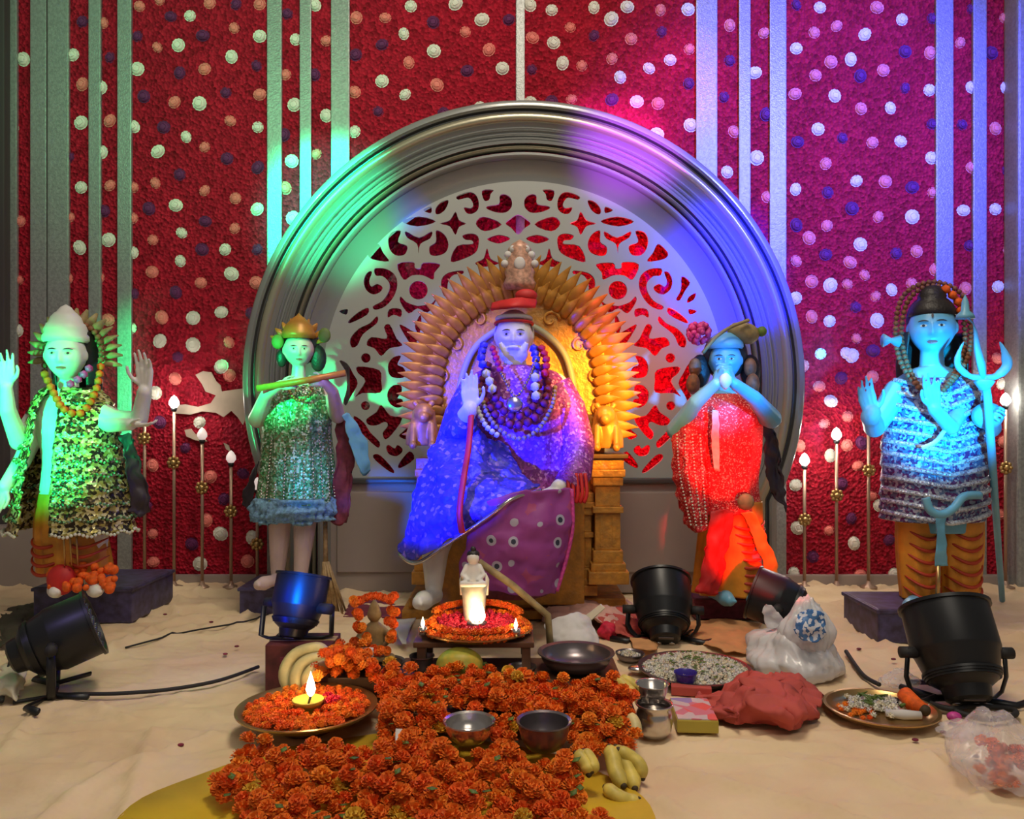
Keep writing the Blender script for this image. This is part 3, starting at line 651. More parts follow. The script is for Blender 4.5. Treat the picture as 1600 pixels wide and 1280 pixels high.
# motifs of the hidden middle, behind the throne
for (mx, my) in ((850, 470), (850, 540), (850, 610), (850, 680), (905, 520), (905, 590), (905, 660), (940, 560)):
    holes.append([(mx - 14, my - 6), (mx, my - 22), (mx + 12, my - 4), (mx + 4, my + 18), (mx - 8, my + 12)])
allh = holes + [[(1619 - x, y) for x, y in h] for h in holes]
allh.append([(809.5, 336), (822, 343), (829, 350), (820, 357), (809.5, 367), (799, 357), (790, 350), (797, 343)])
cu = bpy.data.curves.new('screen', 'CURVE'); cu.dimensions = '2D'; cu.fill_mode = 'BOTH'; cu.extrude = 0.006; cu.resolution_u = 2
def to2(px, py): q = W(px, py, YL); return (q.x - AC.x, q.z)
def spl(pts, smooth):
    if smooth: pts = [(v.x, v.y) for v in catmull([Vector((x, y, 0)) for x, y in pts], 3, True)]
    s = cu.splines.new('POLY'); s.points.add(len(pts) - 1); s.use_cyclic_u = True
    for q, (x, y) in zip(s.points, pts): a, c = to2(x, y); q.co = (a, c, 0, 1)
RO = 326; th = math.asin((748 - 597) / RO)
keep = []
def pip(x, y, poly):
    c = False; j = len(poly) - 1
    for i in range(len(poly)):
        xi, yi = poly[i]; xj, yj = poly[j]
        if (yi > y) != (yj > y) and x < (xj - xi) * (y - yi) / (yj - yi) + xi: c = not c
        j = i
    return c
for h in allh:
    hs = [(v.x, v.y) for v in catmull([Vector((x, y, 0)) for x, y in h], 3, True)]
    big = [(sum(p[0] for p in hs) / len(hs) + (x - sum(p[0] for p in hs) / len(hs)) * 1.06, sum(p[1] for p in hs) / len(hs) + (y - sum(p[1] for p in hs) / len(hs)) * 1.06) for x, y in hs]
    if max(y for x, y in hs) > 744 or max(math.hypot(x - 818, y - 597) for x, y in hs) > 316: continue
    if any(any(pip(x, y, k) for x, y in big) or any(pip(x, y, big) for x, y in k) for k in keep): continue
    keep.append(hs)
spl([(818 + RO * math.cos(a), 597 - RO * math.sin(a)) for a in [-th + (math.pi + 2 * th) * i / 100 for i in range(101)]], False)
for h in keep: spl(h, False)
co = bpy.data.objects.new('tmpc', cu); C.objects.link(co)
dg = bpy.context.evaluated_depsgraph_get(); me = bpy.data.meshes.new_from_object(co.evaluated_get(dg)); bpy.data.objects.remove(co)
b = bmesh.new(); b.from_mesh(me); bmesh.ops.transform(b, matrix=Matrix.Translation((AC.x, YL, 0)) @ Matrix.Rotation(R(90), 4, 'X'), verts=b.verts)
build('scroll_screen', b, M['lattice'], arch, smooth=False)
# board under the screen
b = bmesh.new(); x0 = W(510, 0, YA).x; x1 = W(1126, 0, YA).x; zt = W(0, 752, YA).z
box(b, ((x0 + x1) / 2, YA + 0.0, zt / 2), (x1 - x0, 0.05, zt), 0.012); build('lower_board', b, M['panel'], arch, smooth=False)
b = bmesh.new(); box(b, ((x0 + x1) / 2, YA - 0.02, zt + 0.004), (x1 - x0, 0.05, 0.02), 0.006); build('ledge', b, M['arch_dark'], arch, smooth=False)
b = bmesh.new(); box(b, ((x0 + x1) / 2, YA - 0.03, 0.55 * zt), (x1 - x0 - .1, 0.012, zt * .72), 0.005); build('raised_field', b, M['panel'], arch, smooth=False)

# ================================================================== LAMP STANDS
def lamp(px, ybulb, yring, lit, label, Y=3.32):
    base = W(px, 0, Y); base.z = 0; r = root('lamp_stand', (base.x, Y, 0), label, 'lamp', 'thin lamp stands along the red wall')
    zt = W(px, ybulb, Y).z; zr = W(px, yring, Y).z
    b = bmesh.new(); lathe(b, (base.x, Y, 0), [(0, 0), (0.035, 0), (0.035, 0.006), (0.012, 0.014), (0.006, 0.03), (0, 0.03)], 20); build('base', b, M['rod'], r)
    b = bmesh.new(); tube(b, [(base.x, Y, 0.02), (base.x, Y, zt - 0.025)], 0.0065, 10); build('rod', b, M['rod'], r)
    b = bmesh.new()
    for k in range(8): sphere(b, (base.x + 0.02 * math.cos(k * math.pi / 4), Y - 0.004, zr + 0.02 * math.sin(k * math.pi / 4)), 0.009, 8, 6)
    sphere(b, (base.x, Y - 0.006, zr), 0.013, 10, 8); build('flower_boss', b, M['brass'], r)
    b = bmesh.new(); lathe(b, (base.x, Y, zt - 0.03), [(0, 0), (0.008, 0), (0.012, 0.008), (0.012, 0.016), (0, 0.016)], 14); build('socket', b, M['black'], r)
    b = bmesh.new(); lathe(b, (base.x, Y, zt - 0.016), [(0, 0), (0.011, 0.003), (0.020, 0.016), (0.019, 0.03), (0.010, 0.046), (0, 0.054)], 18); build('bulb', b, M['bulb'] if lit else M['bulb_dim'], r)
    if lit:
        l = bpy.data.lights.new('bulb_light', 'POINT'); l.energy = 1.6; l.color = (1, .92, .8); l.shadow_soft_size = 0.02
        o = bpy.data.objects.new('bulb_light', l); C.objects.link(o); o.parent = r; o.location = (0, -0.03, zt + 0.01)
lamp(272, 632, 723, True, 'tallest lit lamp stand left of the arch with a bright round bulb')
lamp(316, 682, 762, False, 'medium lamp stand left of the arch, with a dull bulb, between taller and shorter ones')
lamp(361, 718, 799, False, 'shortest lamp stand on the left, with a dull bulb, nearest the arch')
lamp(226, 600, 685, False, 'lamp stand rising behind the raised right hand of the green-lit four-armed statue')
lamp(33, 700, 800, False, 'lamp stand behind the left arm of the green-lit four-armed statue')
lamp(402, 760, 850, False, 'low lamp stand hidden behind the flute-playing statue')
lamp(1257, 722, 812, True, 'shortest lit lamp stand, just right of the arch')
lamp(1307, 682, 774, True, 'middle-height lit lamp stand, second to the right of the arch')
lamp(1357, 640, 735, False, 'lamp stand beside the open raised palm of the cyan-lit statue')
lamp(1571, 628, 731, True, 'tall lit lamp stand at the far right behind the trident')
# ================================================================== STATUES
def pedestal(px0, px1, ytop, ybot, depth, label, m=None, Y=None):
    Yf = 0.7 * 1250 / (ybot - 655) if Y is None else Y
    x0 = (px0 - 800) / 1250 * Yf; x1 = (px1 - 800) / 1250 * Yf; h = 0.7 - (ytop - 655) / 1250 * Yf
    r = root('pedestal', ((x0 + x1) / 2, Yf + depth / 2, 0), label, 'pedestal')
    b = bmesh.new(); box(b, ((x0 + x1) / 2, Yf + depth / 2, h / 2), (x1 - x0, depth, h), 0.006); build('block', b, m or M['blue_base'], r, smooth=False)
    b = bmesh.new(); box(b, ((x0 + x1) / 2, Yf + depth / 2, h - 0.008), (x1 - x0 + 0.012, depth + 0.012, 0.012), 0.004); build('top_slab', b, m or M['blue_base'], r, smooth=False)
    return h
def torso(b, secs):
    """closed elliptical loft for bodies"""
    loft(b, secs, seg=28, cap=True, sub=4)
def shoe(b, heel, toe, wd, h):
    heel = Vector(heel); toe = Vector(toe)
    pts = [heel, heel.lerp(toe, .35), heel.lerp(toe, .75), toe]
    for p, w_, hh in zip(pts, (.8, .8, 1.0, .7), (1.3, 1.3, .8, .55)): p.z = heel.z
    tube(b, pts, [wd * .42, wd * .42, wd * .5, wd * .36], 12)
    for p, q in ((pts[0], .42), (pts[3], .36)): sphere(b, p, wd * q, 10, 8)
    d = (toe - heel).normalized(); s = Vector((-d.y, d.x, 0))
    for k in range(5): sphere(b, pts[3] + d * wd * (.28 - .03 * k) + s * wd * (.22 - .11 * k), wd * (.13 - .012 * k), 8, 6)
def garland(parent, name, pts, r, m, n=6, closed=False):
    b = bmesh.new(); beads(b, catmull(pts, n, closed), r); return build(name, b, m, parent)

# ---- four-armed statue, green light, far left (Y ~2.68)
Y = 2.66
hp = pedestal(52, 205, 918, 974, 0.34, 'mottled dark blue pedestal under the green-lit four-armed statue')
S = root('statue', (W(115, 0, Y + .02).x, Y + .06, hp), 'green-lit four-armed statue with tall crown and gold sequin cape', 'statue')
b = bmesh.new(); H = Head(W(103, 556, Y - .03), 0.158, yaw=13, wide=1.12)
H.mesh(b); ears(b, H)
limb(b, [(106, 585, Y, 15), (108, 628, Y, 16)])
torso(b, [(108, 612, Y, 20, 18), (106, 632, Y, 50, 26), (104, 670, Y, 44, 34), (102, 720, Y, 33, 30), (106, 770, Y, 42, 32), (112, 820, Y, 46, 34)])
limb(b, [(62, 645, Y, 17), (30, 690, Y - .05, 14), (12, 640, Y - .12, 12), (10, 606, Y - .14, 9)])
limb(b, [(66, 655, Y, 15), (34, 722, Y - .02, 13), (8, 760, Y - .10, 10)])
limb(b, [(148, 642, Y, 18), (182, 656, Y - .05, 15), (218, 655, Y - .08, 13), (226, 612, Y - .12, 11)])
limb(b, [(142, 650, Y, 15), (172, 664, Y - .06, 12), (204, 664, Y - .12, 9)])
for cx in (96, 146): limb(b, [(cx, 800, Y, 26), (cx, 860, Y + .01, 20), (cx, 908, Y + .02, 14)])
shoe(b, W(92, 912, Y) + Vector((0, 0, -.002)), W(86, 912, Y - .12), .055, .04); shoe(b, W(146, 912, Y), W(150, 912, Y - .12), .055, .04)
hand(b, W(10, 604, Y - .14), (0, -.05, 1), (0.2, -1, 0), .115, (6, 8, 12, 18), 1)
hand(b, W(227, 608, Y - .12), (0, -.1, 1), (-.1, -1, 0), .125, (6, 8, 10, 16), -1)
hand(b, W(8, 762, Y - .10), (-.3, -.3, -1), (0, -1, .2), .11, (15, 15, 20, 25), -1)
hand(b, W(204, 664, Y - .12), (1, -.2, 0), (0, 0, 1), .10, (8, 10, 14, 18), 1)
zc = min(v.co.z for v in b.verts); bmesh.ops.translate(b, verts=b.verts, vec=(0, 0, 0))
b = remeshed(b, .0036, 2); build('body', b, M['marble'], S)
H.features(S)
b = bmesh.new()   # long hair behind
loft(b, [(112, 520, Y + .02, 34, 30), (120, 560, Y + .05, 38, 30), (122, 600, Y + .06, 36, 26), (126, 650, Y + .07, 30, 20)], 32, 9, .05, 40, 320, thick=.006); build('hair', b, M['hair'], S)
b = bmesh.new(); lathe(b, W(103, 536, Y - .02), [(.064, 0), (.071, .008), (.070, .022), (.064, .03), (.066, .042), (.058, .062), (.052, .066), (.046, .084), (.034, .098), (.028, .102), (.016, .118), (0, .128)], 40); build('crown', b, M['marble'], S)
b = bmesh.new()   # crown halo arch of pleated gold leaves
for k in range(17):
    a = R(-12 + k * 12.5); c = W(118, 556, Y + .03); d = Vector((math.cos(a), 0, math.sin(a)))
    tube(b, [c + d * .085, c + d * .125 + Vector((0, -.01, 0)), c + d * .16], [.012, .017, .004], 8, sq=.5)
build('crown_halo', b, M['olive'], S)
garland(S, 'halo_beads', [W(70, 590, Y + .0), W(72, 540, Y + .0), W(100, 505, Y + .01), W(140, 512, Y + .01), W(158, 545, Y), W(152, 600, Y - .02)], .011, M['rudra'])
garland(S, 'shoulder_garland', [W(70, 585, Y - .06), W(86, 618, Y - .08), W(100, 640, Y - .10), W(128, 645, Y - .09), W(150, 610, Y - .05), W(158, 570, Y - .02)], .014, MG[1])
garland(S, 'pink_garland', [W(110, 600, Y - .09), W(126, 590, Y - .08), W(140, 575, Y - .06)], .014, M['pink_fl'])
b = bmesh.new()   # sequinned cape, open at the front
secs = [(112, 606, Y + .01, 40, 30), (114, 636, Y, 62, 44), (114, 690, Y, 70, 54), (112, 760, Y, 84, 62), (112, 830, Y, 92, 66)]
loft(b, secs, 96, 9, .03, 2, 330, tiers=13, tamp=.07, nz=.05, sub=14, thick=.004); build('cape', b, M['seq_gold'], S)
for k in range(7):
    t = .30 + k * .115; py = 640 + t * 190; rx = 64 + 31 * t
    for th0, th1 in ((6, 110), (228, 334)):
        pts = [W(112, py, Y) + Vector((math.sin(R(a)) * (rx + 5) * Y / 1250, -math.cos(R(a)) * (rx * .72 + 5) * Y / 1250, .006 * math.sin(a * .3))) for a in range(th0, th1, 4)]
        bb = bmesh.new(); beads(bb, pts, .0062, .012); build('sequin_row', bb, M['white_fl'] if k == 6 else M['seq_green'], S)
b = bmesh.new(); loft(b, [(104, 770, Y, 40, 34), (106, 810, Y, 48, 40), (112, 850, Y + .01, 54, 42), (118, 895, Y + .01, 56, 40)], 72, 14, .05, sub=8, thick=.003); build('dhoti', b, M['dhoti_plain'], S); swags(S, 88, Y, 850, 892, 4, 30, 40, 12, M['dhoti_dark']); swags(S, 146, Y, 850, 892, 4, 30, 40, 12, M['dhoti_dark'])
b = bmesh.new()
for q in (-6, 4, 14): tube(b, [W(104 + q, 800, Y - .10), W(106 + q, 850, Y - .115), W(108 + q, 884, Y - .115)], .003, 6)
build('sash_cords', b, M['brass'], S)
b = bmesh.new(); rnd = random.Random(4)
for k in range(60):
    px = rnd.uniform(78, 182); t = rnd.random(); py = 884 + 36 * t + rnd.uniform(-4, 4)
    sphere(b, W(px, py, Y - .06 - .07 * t), rnd.uniform(.010, .017), 8, 6)
build('garland_heap', b, MG[1], S)
b = bmesh.new(); sphere(b, W(96, 906, Y - .10), .045, 16, 12, (1, .7, 1.1)); build('red_cloth_bundle', b, M['turban'], S)
b = bmesh.new(); patch(b, [[W(182, 680, Y), W(200, 678, Y), W(208, 690, Y)], [W(196, 730, Y - .02), W(214, 735, Y), W(222, 740, Y)], [W(206, 800, Y - .02), W(222, 806, Y), W(236, 800, Y + .02)]], 10, .02, 24, 3); build('dark_scarf', b, M['ink'], S)

# ---- flute player (Y ~2.80)
Y = 2.84
hp = pedestal(374, 440, 918, 962, 0.22, 'dark purple pedestal partly hidden by the blue-lit stage light')
pedestal_w = None
S = root('statue', (W(460, 0, Y).x, Y, hp), 'flute-playing child statue in silver-green sequin tunic with blue fringe', 'statue')
b = bmesh.new(); H = Head(W(467, 548, Y), 0.122, yaw=15, wide=1.25); H.mesh(b); ears(b, H)
limb(b, [(467, 572, Y, 10), (466, 600, Y, 12)])
torso(b, [(466, 592, Y, 18, 14), (465, 610, Y, 42, 22), (464, 660, Y, 38, 28), (462, 730, Y, 36, 28), (460, 800, Y, 36, 28)])
limb(b, [(428, 614, Y, 15), (402, 655, Y - .03, 14), (416, 618, Y - .12, 10), (438, 602, Y - .16, 8)])
limb(b, [(504, 614, Y, 14), (528, 650, Y - .02, 12), (520, 612, Y - .12, 9), (506, 596, Y - .16, 7)])
limb(b, [(438, 800, Y, 19), (436, 850, Y, 15), (434, 892, Y, 11)]); limb(b, [(478, 800, Y, 19), (474, 850, Y - .02, 15), (470, 896, Y - .02, 11)])
shoe(b, W(434, 905, Y), W(404, 911, Y - .10), .05, .03); shoe(b, W(470, 908, Y - .02), W(478, 912, Y - .12), .05, .03)
hand(b, W(436, 603, Y - .16), (1, 0, .15), (0, 1, -.2), .085, (35, 40, 45, 50), 1); hand(b, W(508, 598, Y - .16), (-1, 0, .15), (0, 1, -.2), .085, (35, 40, 45, 50), -1)
b = remeshed(b, .0033, 2); build('body', b, M['skin_pink'], S); H.features(S)
b = bmesh.new(); sphere(b, W(468, 540, Y + .03), .062, 24, 16, (1.15, .8, 1.15)); sphere(b, W(497, 560, Y + .02), .03, 16, 10, (1, .8, 1.6)); sphere(b, W(440, 560, Y + .02), .02, 16, 10, (1, .8, 1.6)); build('hair', b, M['hair'], S)
b = bmesh.new(); lathe(b, W(467, 530, Y + .005), [(.053, 0), (.060, .008), (.059, .02), (.054, .028), (.050, .045), (.038, .058), (.034, .062), (.020, .076), (.011, .082), (0, .094)], 32); build('crown', b, M['gold_flat'], S)
b = bmesh.new()
for k in range(9):
    a = R(20 + k * 17); c = W(467, 545, Y + .02); d = Vector((math.cos(a), 0, math.sin(a))); tube(b, [c + d * .06, c + d * .09, c + d * .112], [.008, .014, .003], 8, sq=.5)
build('crown_points', b, M['gold'], S)
for px, py in ((507, 524), (434, 534)):
    b = bmesh.new(); sphere(b, W(px, py, Y - .02), .022, 14, 10, (1, .4, 1.2)); build('ear_flower', b, M['green_leaf'], S)
b = bmesh.new(); tube(b, [W(402, 607, Y - .17), W(470, 596, Y - .17), W(540, 583, Y - .17)], .011, 14); build('flute', b, M['gold_flat'], S)
b = bmesh.new(); loft(b, [(466, 602, Y, 42, 26), (466, 625, Y, 51, 36), (464, 680, Y, 53, 42), (464, 740, Y, 57, 46), (462, 786, Y, 60, 48)], 96, 12, .055, nz=.03, sub=9, thick=.003); build('tunic', b, M['seq_green'], S)
for k in range(12):
    a = R(-80 + k * 14.5); pts = [W(465, 606 + q * 17, Y) + Vector((math.sin(a) * (44 + q * 1.7) * Y / 1250, -math.cos(a) * (31 + q * 1.9) * Y / 1250, 0)) for q in range(11)]
    bb = bmesh.new(); beads(bb, pts, .0045, .011); build('sequin_string', bb, M['steel'], S)
b = bmesh.new(); loft(b, [(462, 776, Y, 62, 50), (460, 795, Y, 66, 54), (458, 812, Y, 62, 50)], 110, 28, .08, nz=.14, sub=8, thick=.012, cap=False); build('fringe', b, M['fur'], S)
b = bmesh.new(); patch(b, [[W(522, 650, Y), W(536, 648, Y), W(546, 660, Y)], [W(524, 730, Y - .02), W(538, 740, Y), W(552, 720, Y)], [W(518, 812, Y - .02), W(530, 822, Y), W(544, 806, Y)]], 9, .015, 26, 8); build('dark_scarf', b, M['maroon'], S)
b = bmesh.new(); patch(b, [[W(398, 730, Y + .03), W(404, 720, Y)], [W(386, 760, Y + .03), W(398, 770, Y)], [W(378, 786, Y + .03), W(392, 800, Y)]], 9, .01, 26, 8); build('dark_scarf', b, M['ink'], S)
b = bmesh.new(); patch(b, [[W(534, 648, Y - .04), W(546, 646, Y - .02), W(552, 660, Y)], [W(546, 690, Y - .04), W(562, 680, Y - .02), W(572, 690, Y)], [W(562, 738, Y - .04), W(572, 744, Y - .02), W(580, 736, Y)]], 9, .01, 26, 5); build('satin_ribbon', b, M['skin_blue'], S)
garland(S, 'necklace', [W(446, 592, Y - .07), W(456, 618, Y - .10), W(470, 626, Y - .11), W(484, 616, Y - .10), W(492, 592, Y - .07)], .006, M['brass'])
# broom leaning by the flute player
P0 = F(516, 962); r = root('broom', P0, 'straw broom standing head-down beside the flute player', 'broom')
b = bmesh.new(); tube(b, [W(508, 800, 2.86), W(509, 885, 2.84)], .008, 10); build('handle', b, M['straw'], r)
b = bmesh.new(); rnd = random.Random(3)
for k in range(46): 
    a = rnd.uniform(-1, 1); c = rnd.uniform(-1, 1); tube(b, [W(509 + a * 4, 878, 2.84 + c * .008), W(514 + a * 12, 915, 2.84 + c * .02), F(518 + a * 24, 958 + c * 3, 0.004)], [.004, .004, .002], 5)
build('bristles', b, M['straw'], r)

# ---- conch player, red light (Y ~2.72)
Y = 2.76
hp = pedestal(1086, 1212, 936, 968, 0.24, 'dark maroon pedestal under the red-dressed statue', M['maroon'])
S = root('statue', (W(1140, 0, Y).x, Y, hp), 'blue-faced statue in red dress with both hands raised to its mouth', 'statue')
b = bmesh.new(); H = Head(W(1133, 564, Y), 0.138, yaw=-14, wide=1.15); H.mesh(b); ears(b, H)
limb(b, [(1132, 592, Y, 12), (1132, 622, Y, 14)])
torso(b, [(1132, 612, Y, 20, 16), (1132, 630, Y, 48, 26), (1132, 680, Y, 42, 32), (1138, 740, Y, 34, 28), (1145, 790, Y, 42, 32), (1150, 830, Y, 42, 32)])
limb(b, [(1092, 636, Y, 18), (1056, 672, Y - .06, 15), (1088, 628, Y - .16, 12), (1118, 600, Y - .20, 9)])
limb(b, [(1172, 636, Y, 18), (1205, 654, Y - .06, 16), (1178, 622, Y - .16, 12), (1148, 600, Y - .20, 9)])
limb(b, [(1134, 810, Y, 24), (1120, 870, Y, 19), (1112, 922, Y, 12)]); limb(b, [(1164, 810, Y, 24), (1180, 866, Y - .05, 19), (1186, 920, Y - .01, 12)])
shoe(b, W(1118, 926, Y), W(1140, 930, Y - .12), .055, .03); shoe(b, W(1186, 928, Y), W(1176, 930, Y - .12), .055, .03)
hand(b, W(1118, 600, Y - .20), (.45, 0, 1), (.8, .5, -.2), .10, (28, 34, 40, 46), 1); hand(b, W(1148, 600, Y - .20), (-.45, 0, 1), (-.8, .5, -.2), .10, (28, 34, 40, 46), -1)
b = remeshed(b, .0035, 2); build('body', b, M['skin_blue'], S); H.features(S)
b = bmesh.new(); sphere(b, W(1133, 556, Y + .03), .07, 24, 16, (1.1, .8, 1.2)); sphere(b, W(1094, 580, Y + .03), .045, 16, 10, (.8, .6, 1.3)); sphere(b, W(1172, 580, Y + .03), .045, 16, 10, (.8, .6, 1.3)); build('hair', b, M['hair'], S)
b = bmesh.new(); lathe(b, W(1133, 546, Y), [(.056, 0), (.062, .008), (.061, .02), (.052, .035), (.042, .045), (.026, .055), (0, .06)], 32); build('crown_band', b, M['skin_blue'], S)
b = bmesh.new(); rnd = random.Random(2)
for k in range(70):
    d = Vector((rnd.gauss(0, 1), rnd.gauss(0, 1), rnd.gauss(0, 1))).normalized(); sphere(b, W(1092, 520, Y - .02) + d * .034 * Vector((1, 1, 1)).x, .011, 6, 4)
build('pink_pompom', b, M['pink_fl'], S)
b = bmesh.new(); lathe(b, W(1158, 534, Y + .0), [(.0, 0), (.036, .0), (.052, .018), (.056, .036), (.046, .054), (.026, .064), (0, .068)], 28, Matrix.Rotation(R(14), 4, 'Y')); build('olive_cap', b, M['olive'], S)
b = bmesh.new(); tube(b, catmull([W(1098, 552, Y - .06), W(1118, 528, Y - .07), W(1140, 512, Y - .07), W(1170, 500, Y - .06)], 6), [.006] * 19, 8); build('headband', b, M['olive'], S)
b = bmesh.new(); sphere(b, W(1190, 518, Y - .02), .018, 12, 8); build('teal_bead', b, M['green_leaf'], S)
for px in (1086, 1172):
    b = bmesh.new(); sphere(b, W(px, 574, Y - .01), .022, 14, 10, (1, .8, 1.5)); sphere(b, W(px + (-3 if px < 1100 else 4), 600, Y - .02), .026, 14, 10, (.9, .8, 1.4)); build('side_tassel', b, M['rudra'], S)
b = bmesh.new(); lathe(b, W(1133, 600, Y - .21), [(0, -.02), (.012, -.01), (.022, .005), (.020, .02), (.010, .035), (0, .042)], 18); build('conch', b, M['marble'], S)
b = bmesh.new(); loft(b, [(1132, 616, Y, 42, 30), (1132, 640, Y, 56, 40), (1128, 690, Y, 60, 46), (1124, 750, Y, 58, 48), (1128, 800, Y, 56, 48)], 96, 11, .05, nz=.03, sub=9, thick=.003); build('dress', b, M['red_silk'], S)
b = bmesh.new(); patch(b, [[W(1064, 660, Y - .09), W(1080, 650, Y - .12), W(1098, 655, Y - .12)], [W(1050, 700, Y - .08), W(1072, 705, Y - .13), W(1100, 700, Y - .12)], [W(1058, 770, Y - .08), W(1082, 780, Y - .14), W(1106, 770, Y - .12)], [W(1076, 826, Y - .08), W(1094, 834, Y - .13), W(1106, 824, Y - .12)]], 9, .018, 30, 2); build('left_drape', b, M['red_silk'], S)
for q in range(4):
    bb = bmesh.new(); beads(bb, catmull([W(1058 + q * 12, 680, Y - .125 - .008 * q), W(1062 + q * 12, 740, Y - .135 - .005 * q), W(1080 + q * 8, 822, Y - .145)], 8), .0035, .011); build('drape_beads', bb, M['white_fl'], S)
b = bmesh.new(); patch(b, [[W(1112, 640, Y - .115), W(1124, 642, Y - .125)], [W(1112, 690, Y - .128), W(1124, 692, Y - .135)], [W(1116, 735, Y - .132), W(1124, 737, Y - .136)]], 6, .004, 30, 2); build('front_placket', b, M['white_fl'], S)
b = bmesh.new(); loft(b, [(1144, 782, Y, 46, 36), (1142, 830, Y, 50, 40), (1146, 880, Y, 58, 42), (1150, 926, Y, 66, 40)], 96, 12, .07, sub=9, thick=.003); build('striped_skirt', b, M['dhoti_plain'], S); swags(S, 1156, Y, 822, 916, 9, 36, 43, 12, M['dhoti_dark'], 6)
b = bmesh.new(); patch(b, [[W(1112, 800, Y - .125), W(1130, 796, Y - .13), W(1148, 800, Y - .12)], [W(1100, 860, Y - .12), W(1118, 864, Y - .135), W(1134, 862, Y - .12)], [W(1088, 924, Y - .12), W(1106, 930, Y - .13), W(1122, 930, Y - .12)]], 9, .014, 34, 6); build('front_pleats', b, M['turban'], S)
b = bmesh.new(); patch(b, [[W(1190, 660, Y), W(1206, 668, Y), W(1216, 690, Y)], [W(1196, 720, Y - .02), W(1212, 728, Y), W(1222, 740, Y)], [W(1204, 770, Y), W(1220, 790, Y), W(1228, 800, Y)]], 9, .014, 30, 7); build('dark_scarf', b, M['ink'], S)
b = bmesh.new(); lathe(b, W(1164, 784, Y - .125), [(0, 0), (.02, .0), (.028, .01), (.02, .018), (0, .022)], 16, Matrix.Rotation(R(90), 4, 'X')); build('waist_brooch', b, M['olive'], S)
b = bmesh.new(); patch(b, [[W(1158, 800, Y - .10), W(1176, 800, Y - .10)], [W(1182, 850, Y - .11), W(1200, 845, Y - .10)], [W(1196, 905, Y - .10), W(1218, 900, Y - .09)]], 9, .01, 30, 9); build('skirt_fold', b, M['dhoti_plain'], S)

# ---- trident statue, cyan light (Y ~2.62)
Y = 2.64
hp = pedestal(1372, 1500, 952, 1006, 0.26, 'mottled purple pedestal under the cyan-lit trident statue')
S = root('statue', (W(1465, 0, Y).x, Y, hp), 'cyan-lit statue in banded blue drape holding a trident, one palm raised', 'statue')
b = bmesh.new(); H = Head(W(1456, 514, Y), 0.176, yaw=-26, wide=1.16); H.mesh(b); ears(b, H)
limb(b, [(1456, 548, Y, 17), (1456, 586, Y, 19)])
torso(b, [(1456, 574, Y, 24, 20), (1458, 600, Y, 62, 32), (1458, 660, Y, 56, 38), (1462, 730, Y, 44, 36), (1464, 790, Y, 50, 38), (1464, 830, Y, 50, 36)])
limb(b, [(1402, 612, Y, 20), (1366, 668, Y - .06, 16), (1360, 650, Y - .14, 14)])
limb(b, [(1360, 652, Y - .14, 15), (1362, 646, Y - .14, 14)])
limb(b, [(1514, 612, Y, 20), (1546, 668, Y - .04, 17), (1545, 648, Y - .13, 14)])
limb(b, [(1440, 800, Y, 30), (1434, 870, Y, 24), (1432, 932, Y, 15)]); limb(b, [(1492, 800, Y, 30), (1496, 870, Y, 24), (1496, 932, Y, 15)])
limb(b, [(1500, 640, Y - .06, 15), (1486, 668, Y - .16, 12), (1460, 640, Y - .20, 10)])
shoe(b, W(1432, 938, Y), W(1424, 944, Y - .13), .065, .04); shoe(b, W(1496, 938, Y), W(1502, 944, Y - .13), .065, .04)
hand(b, W(1362, 650, Y - .14), (-.25, 0, 1), (.0, -1, 0), .125, (4, 6, 8, 12), 1, .6)
hand(b, W(1460, 640, Y - .20), (-.15, 0, 1), (0, -1, 0), .115, (8, 10, 14, 20), -1)
hand(b, W(1552, 660, Y - .12), (-.5, -.7, .5), (.6, -.3, -.5), .12, (50, 55, 60, 60), -1)
sphere(b, W(1543, 650, Y - .14), .048, 14, 10, (1, .8, .9))
b = remeshed(b, .0040, 2); build('body', b, M['skin_blue'], S); H.features(S, brow_mat=M['ink'])
b = bmesh.new(); H.decal(b, 0, .20, .018, .045, .004); build('third_eye', b, M['ink'], S)
b = bmesh.new(); sphere(b, W(1456, 500, Y + .030), .078, 28, 18, (1.05, .8, 1.1)); lathe(b, W(1456, 494, Y + .005), [(.072, 0), (.069, .02), (.058, .04), (.042, .055), (.044, .065), (.034, .085), (.02, .098), (0, .102)], 30)
loft(b, [(1456, 520, Y + .04, 48, 30), (1456, 570, Y + .05, 54, 30), (1456, 620, Y + .06, 50, 26)], 40, 12, .05, 60, 300, thick=.006); build('hair', b, M['hair'], S)
for q, (rr, m_) in enumerate(((0, M['rudra']), (9, M['rudra']))):
    garland(S, 'bead_string', [W(1440, 612, Y - .13), W(1418 - rr, 570, Y - .06), W(1408 - rr, 520, Y - .01), W(1420 - rr, 468 - rr * .6, Y + .01), W(1456, 446 - rr * .6, Y + .01), W(1494 + rr, 466 - rr * .6, Y + .01), W(1508 + rr, 520, Y), W(1498 + rr, 570, Y - .06), W(1474, 610, Y - .13)], .010, m_)
garland(S, 'marigold_tuft', [W(1478, 452, Y - .02), W(1496, 470, Y - .02), W(1504, 494, Y - .02)], .016, MG[1])
b = bmesh.new(); c = W(1392, 532, Y - .03); tube(b, [c + Vector((-.025, 0, 0)), c, c + Vector((.025, 0, -.004))], [.022, .008, .022], 14)
build('small_drum', b, M['skin_blue'], S)
b = bmesh.new(); loft(b, [(1458, 592, Y, 50, 36), (1459, 620, Y, 70, 48), (1460, 690, Y, 76, 54), (1458, 760, Y, 76, 56), (1455, 812, Y, 75, 54)], 96, 7, .03, tiers=11, tamp=.05, nz=.03, sub=14, thick=.004); build('drape', b, M['drape_blue'], S)
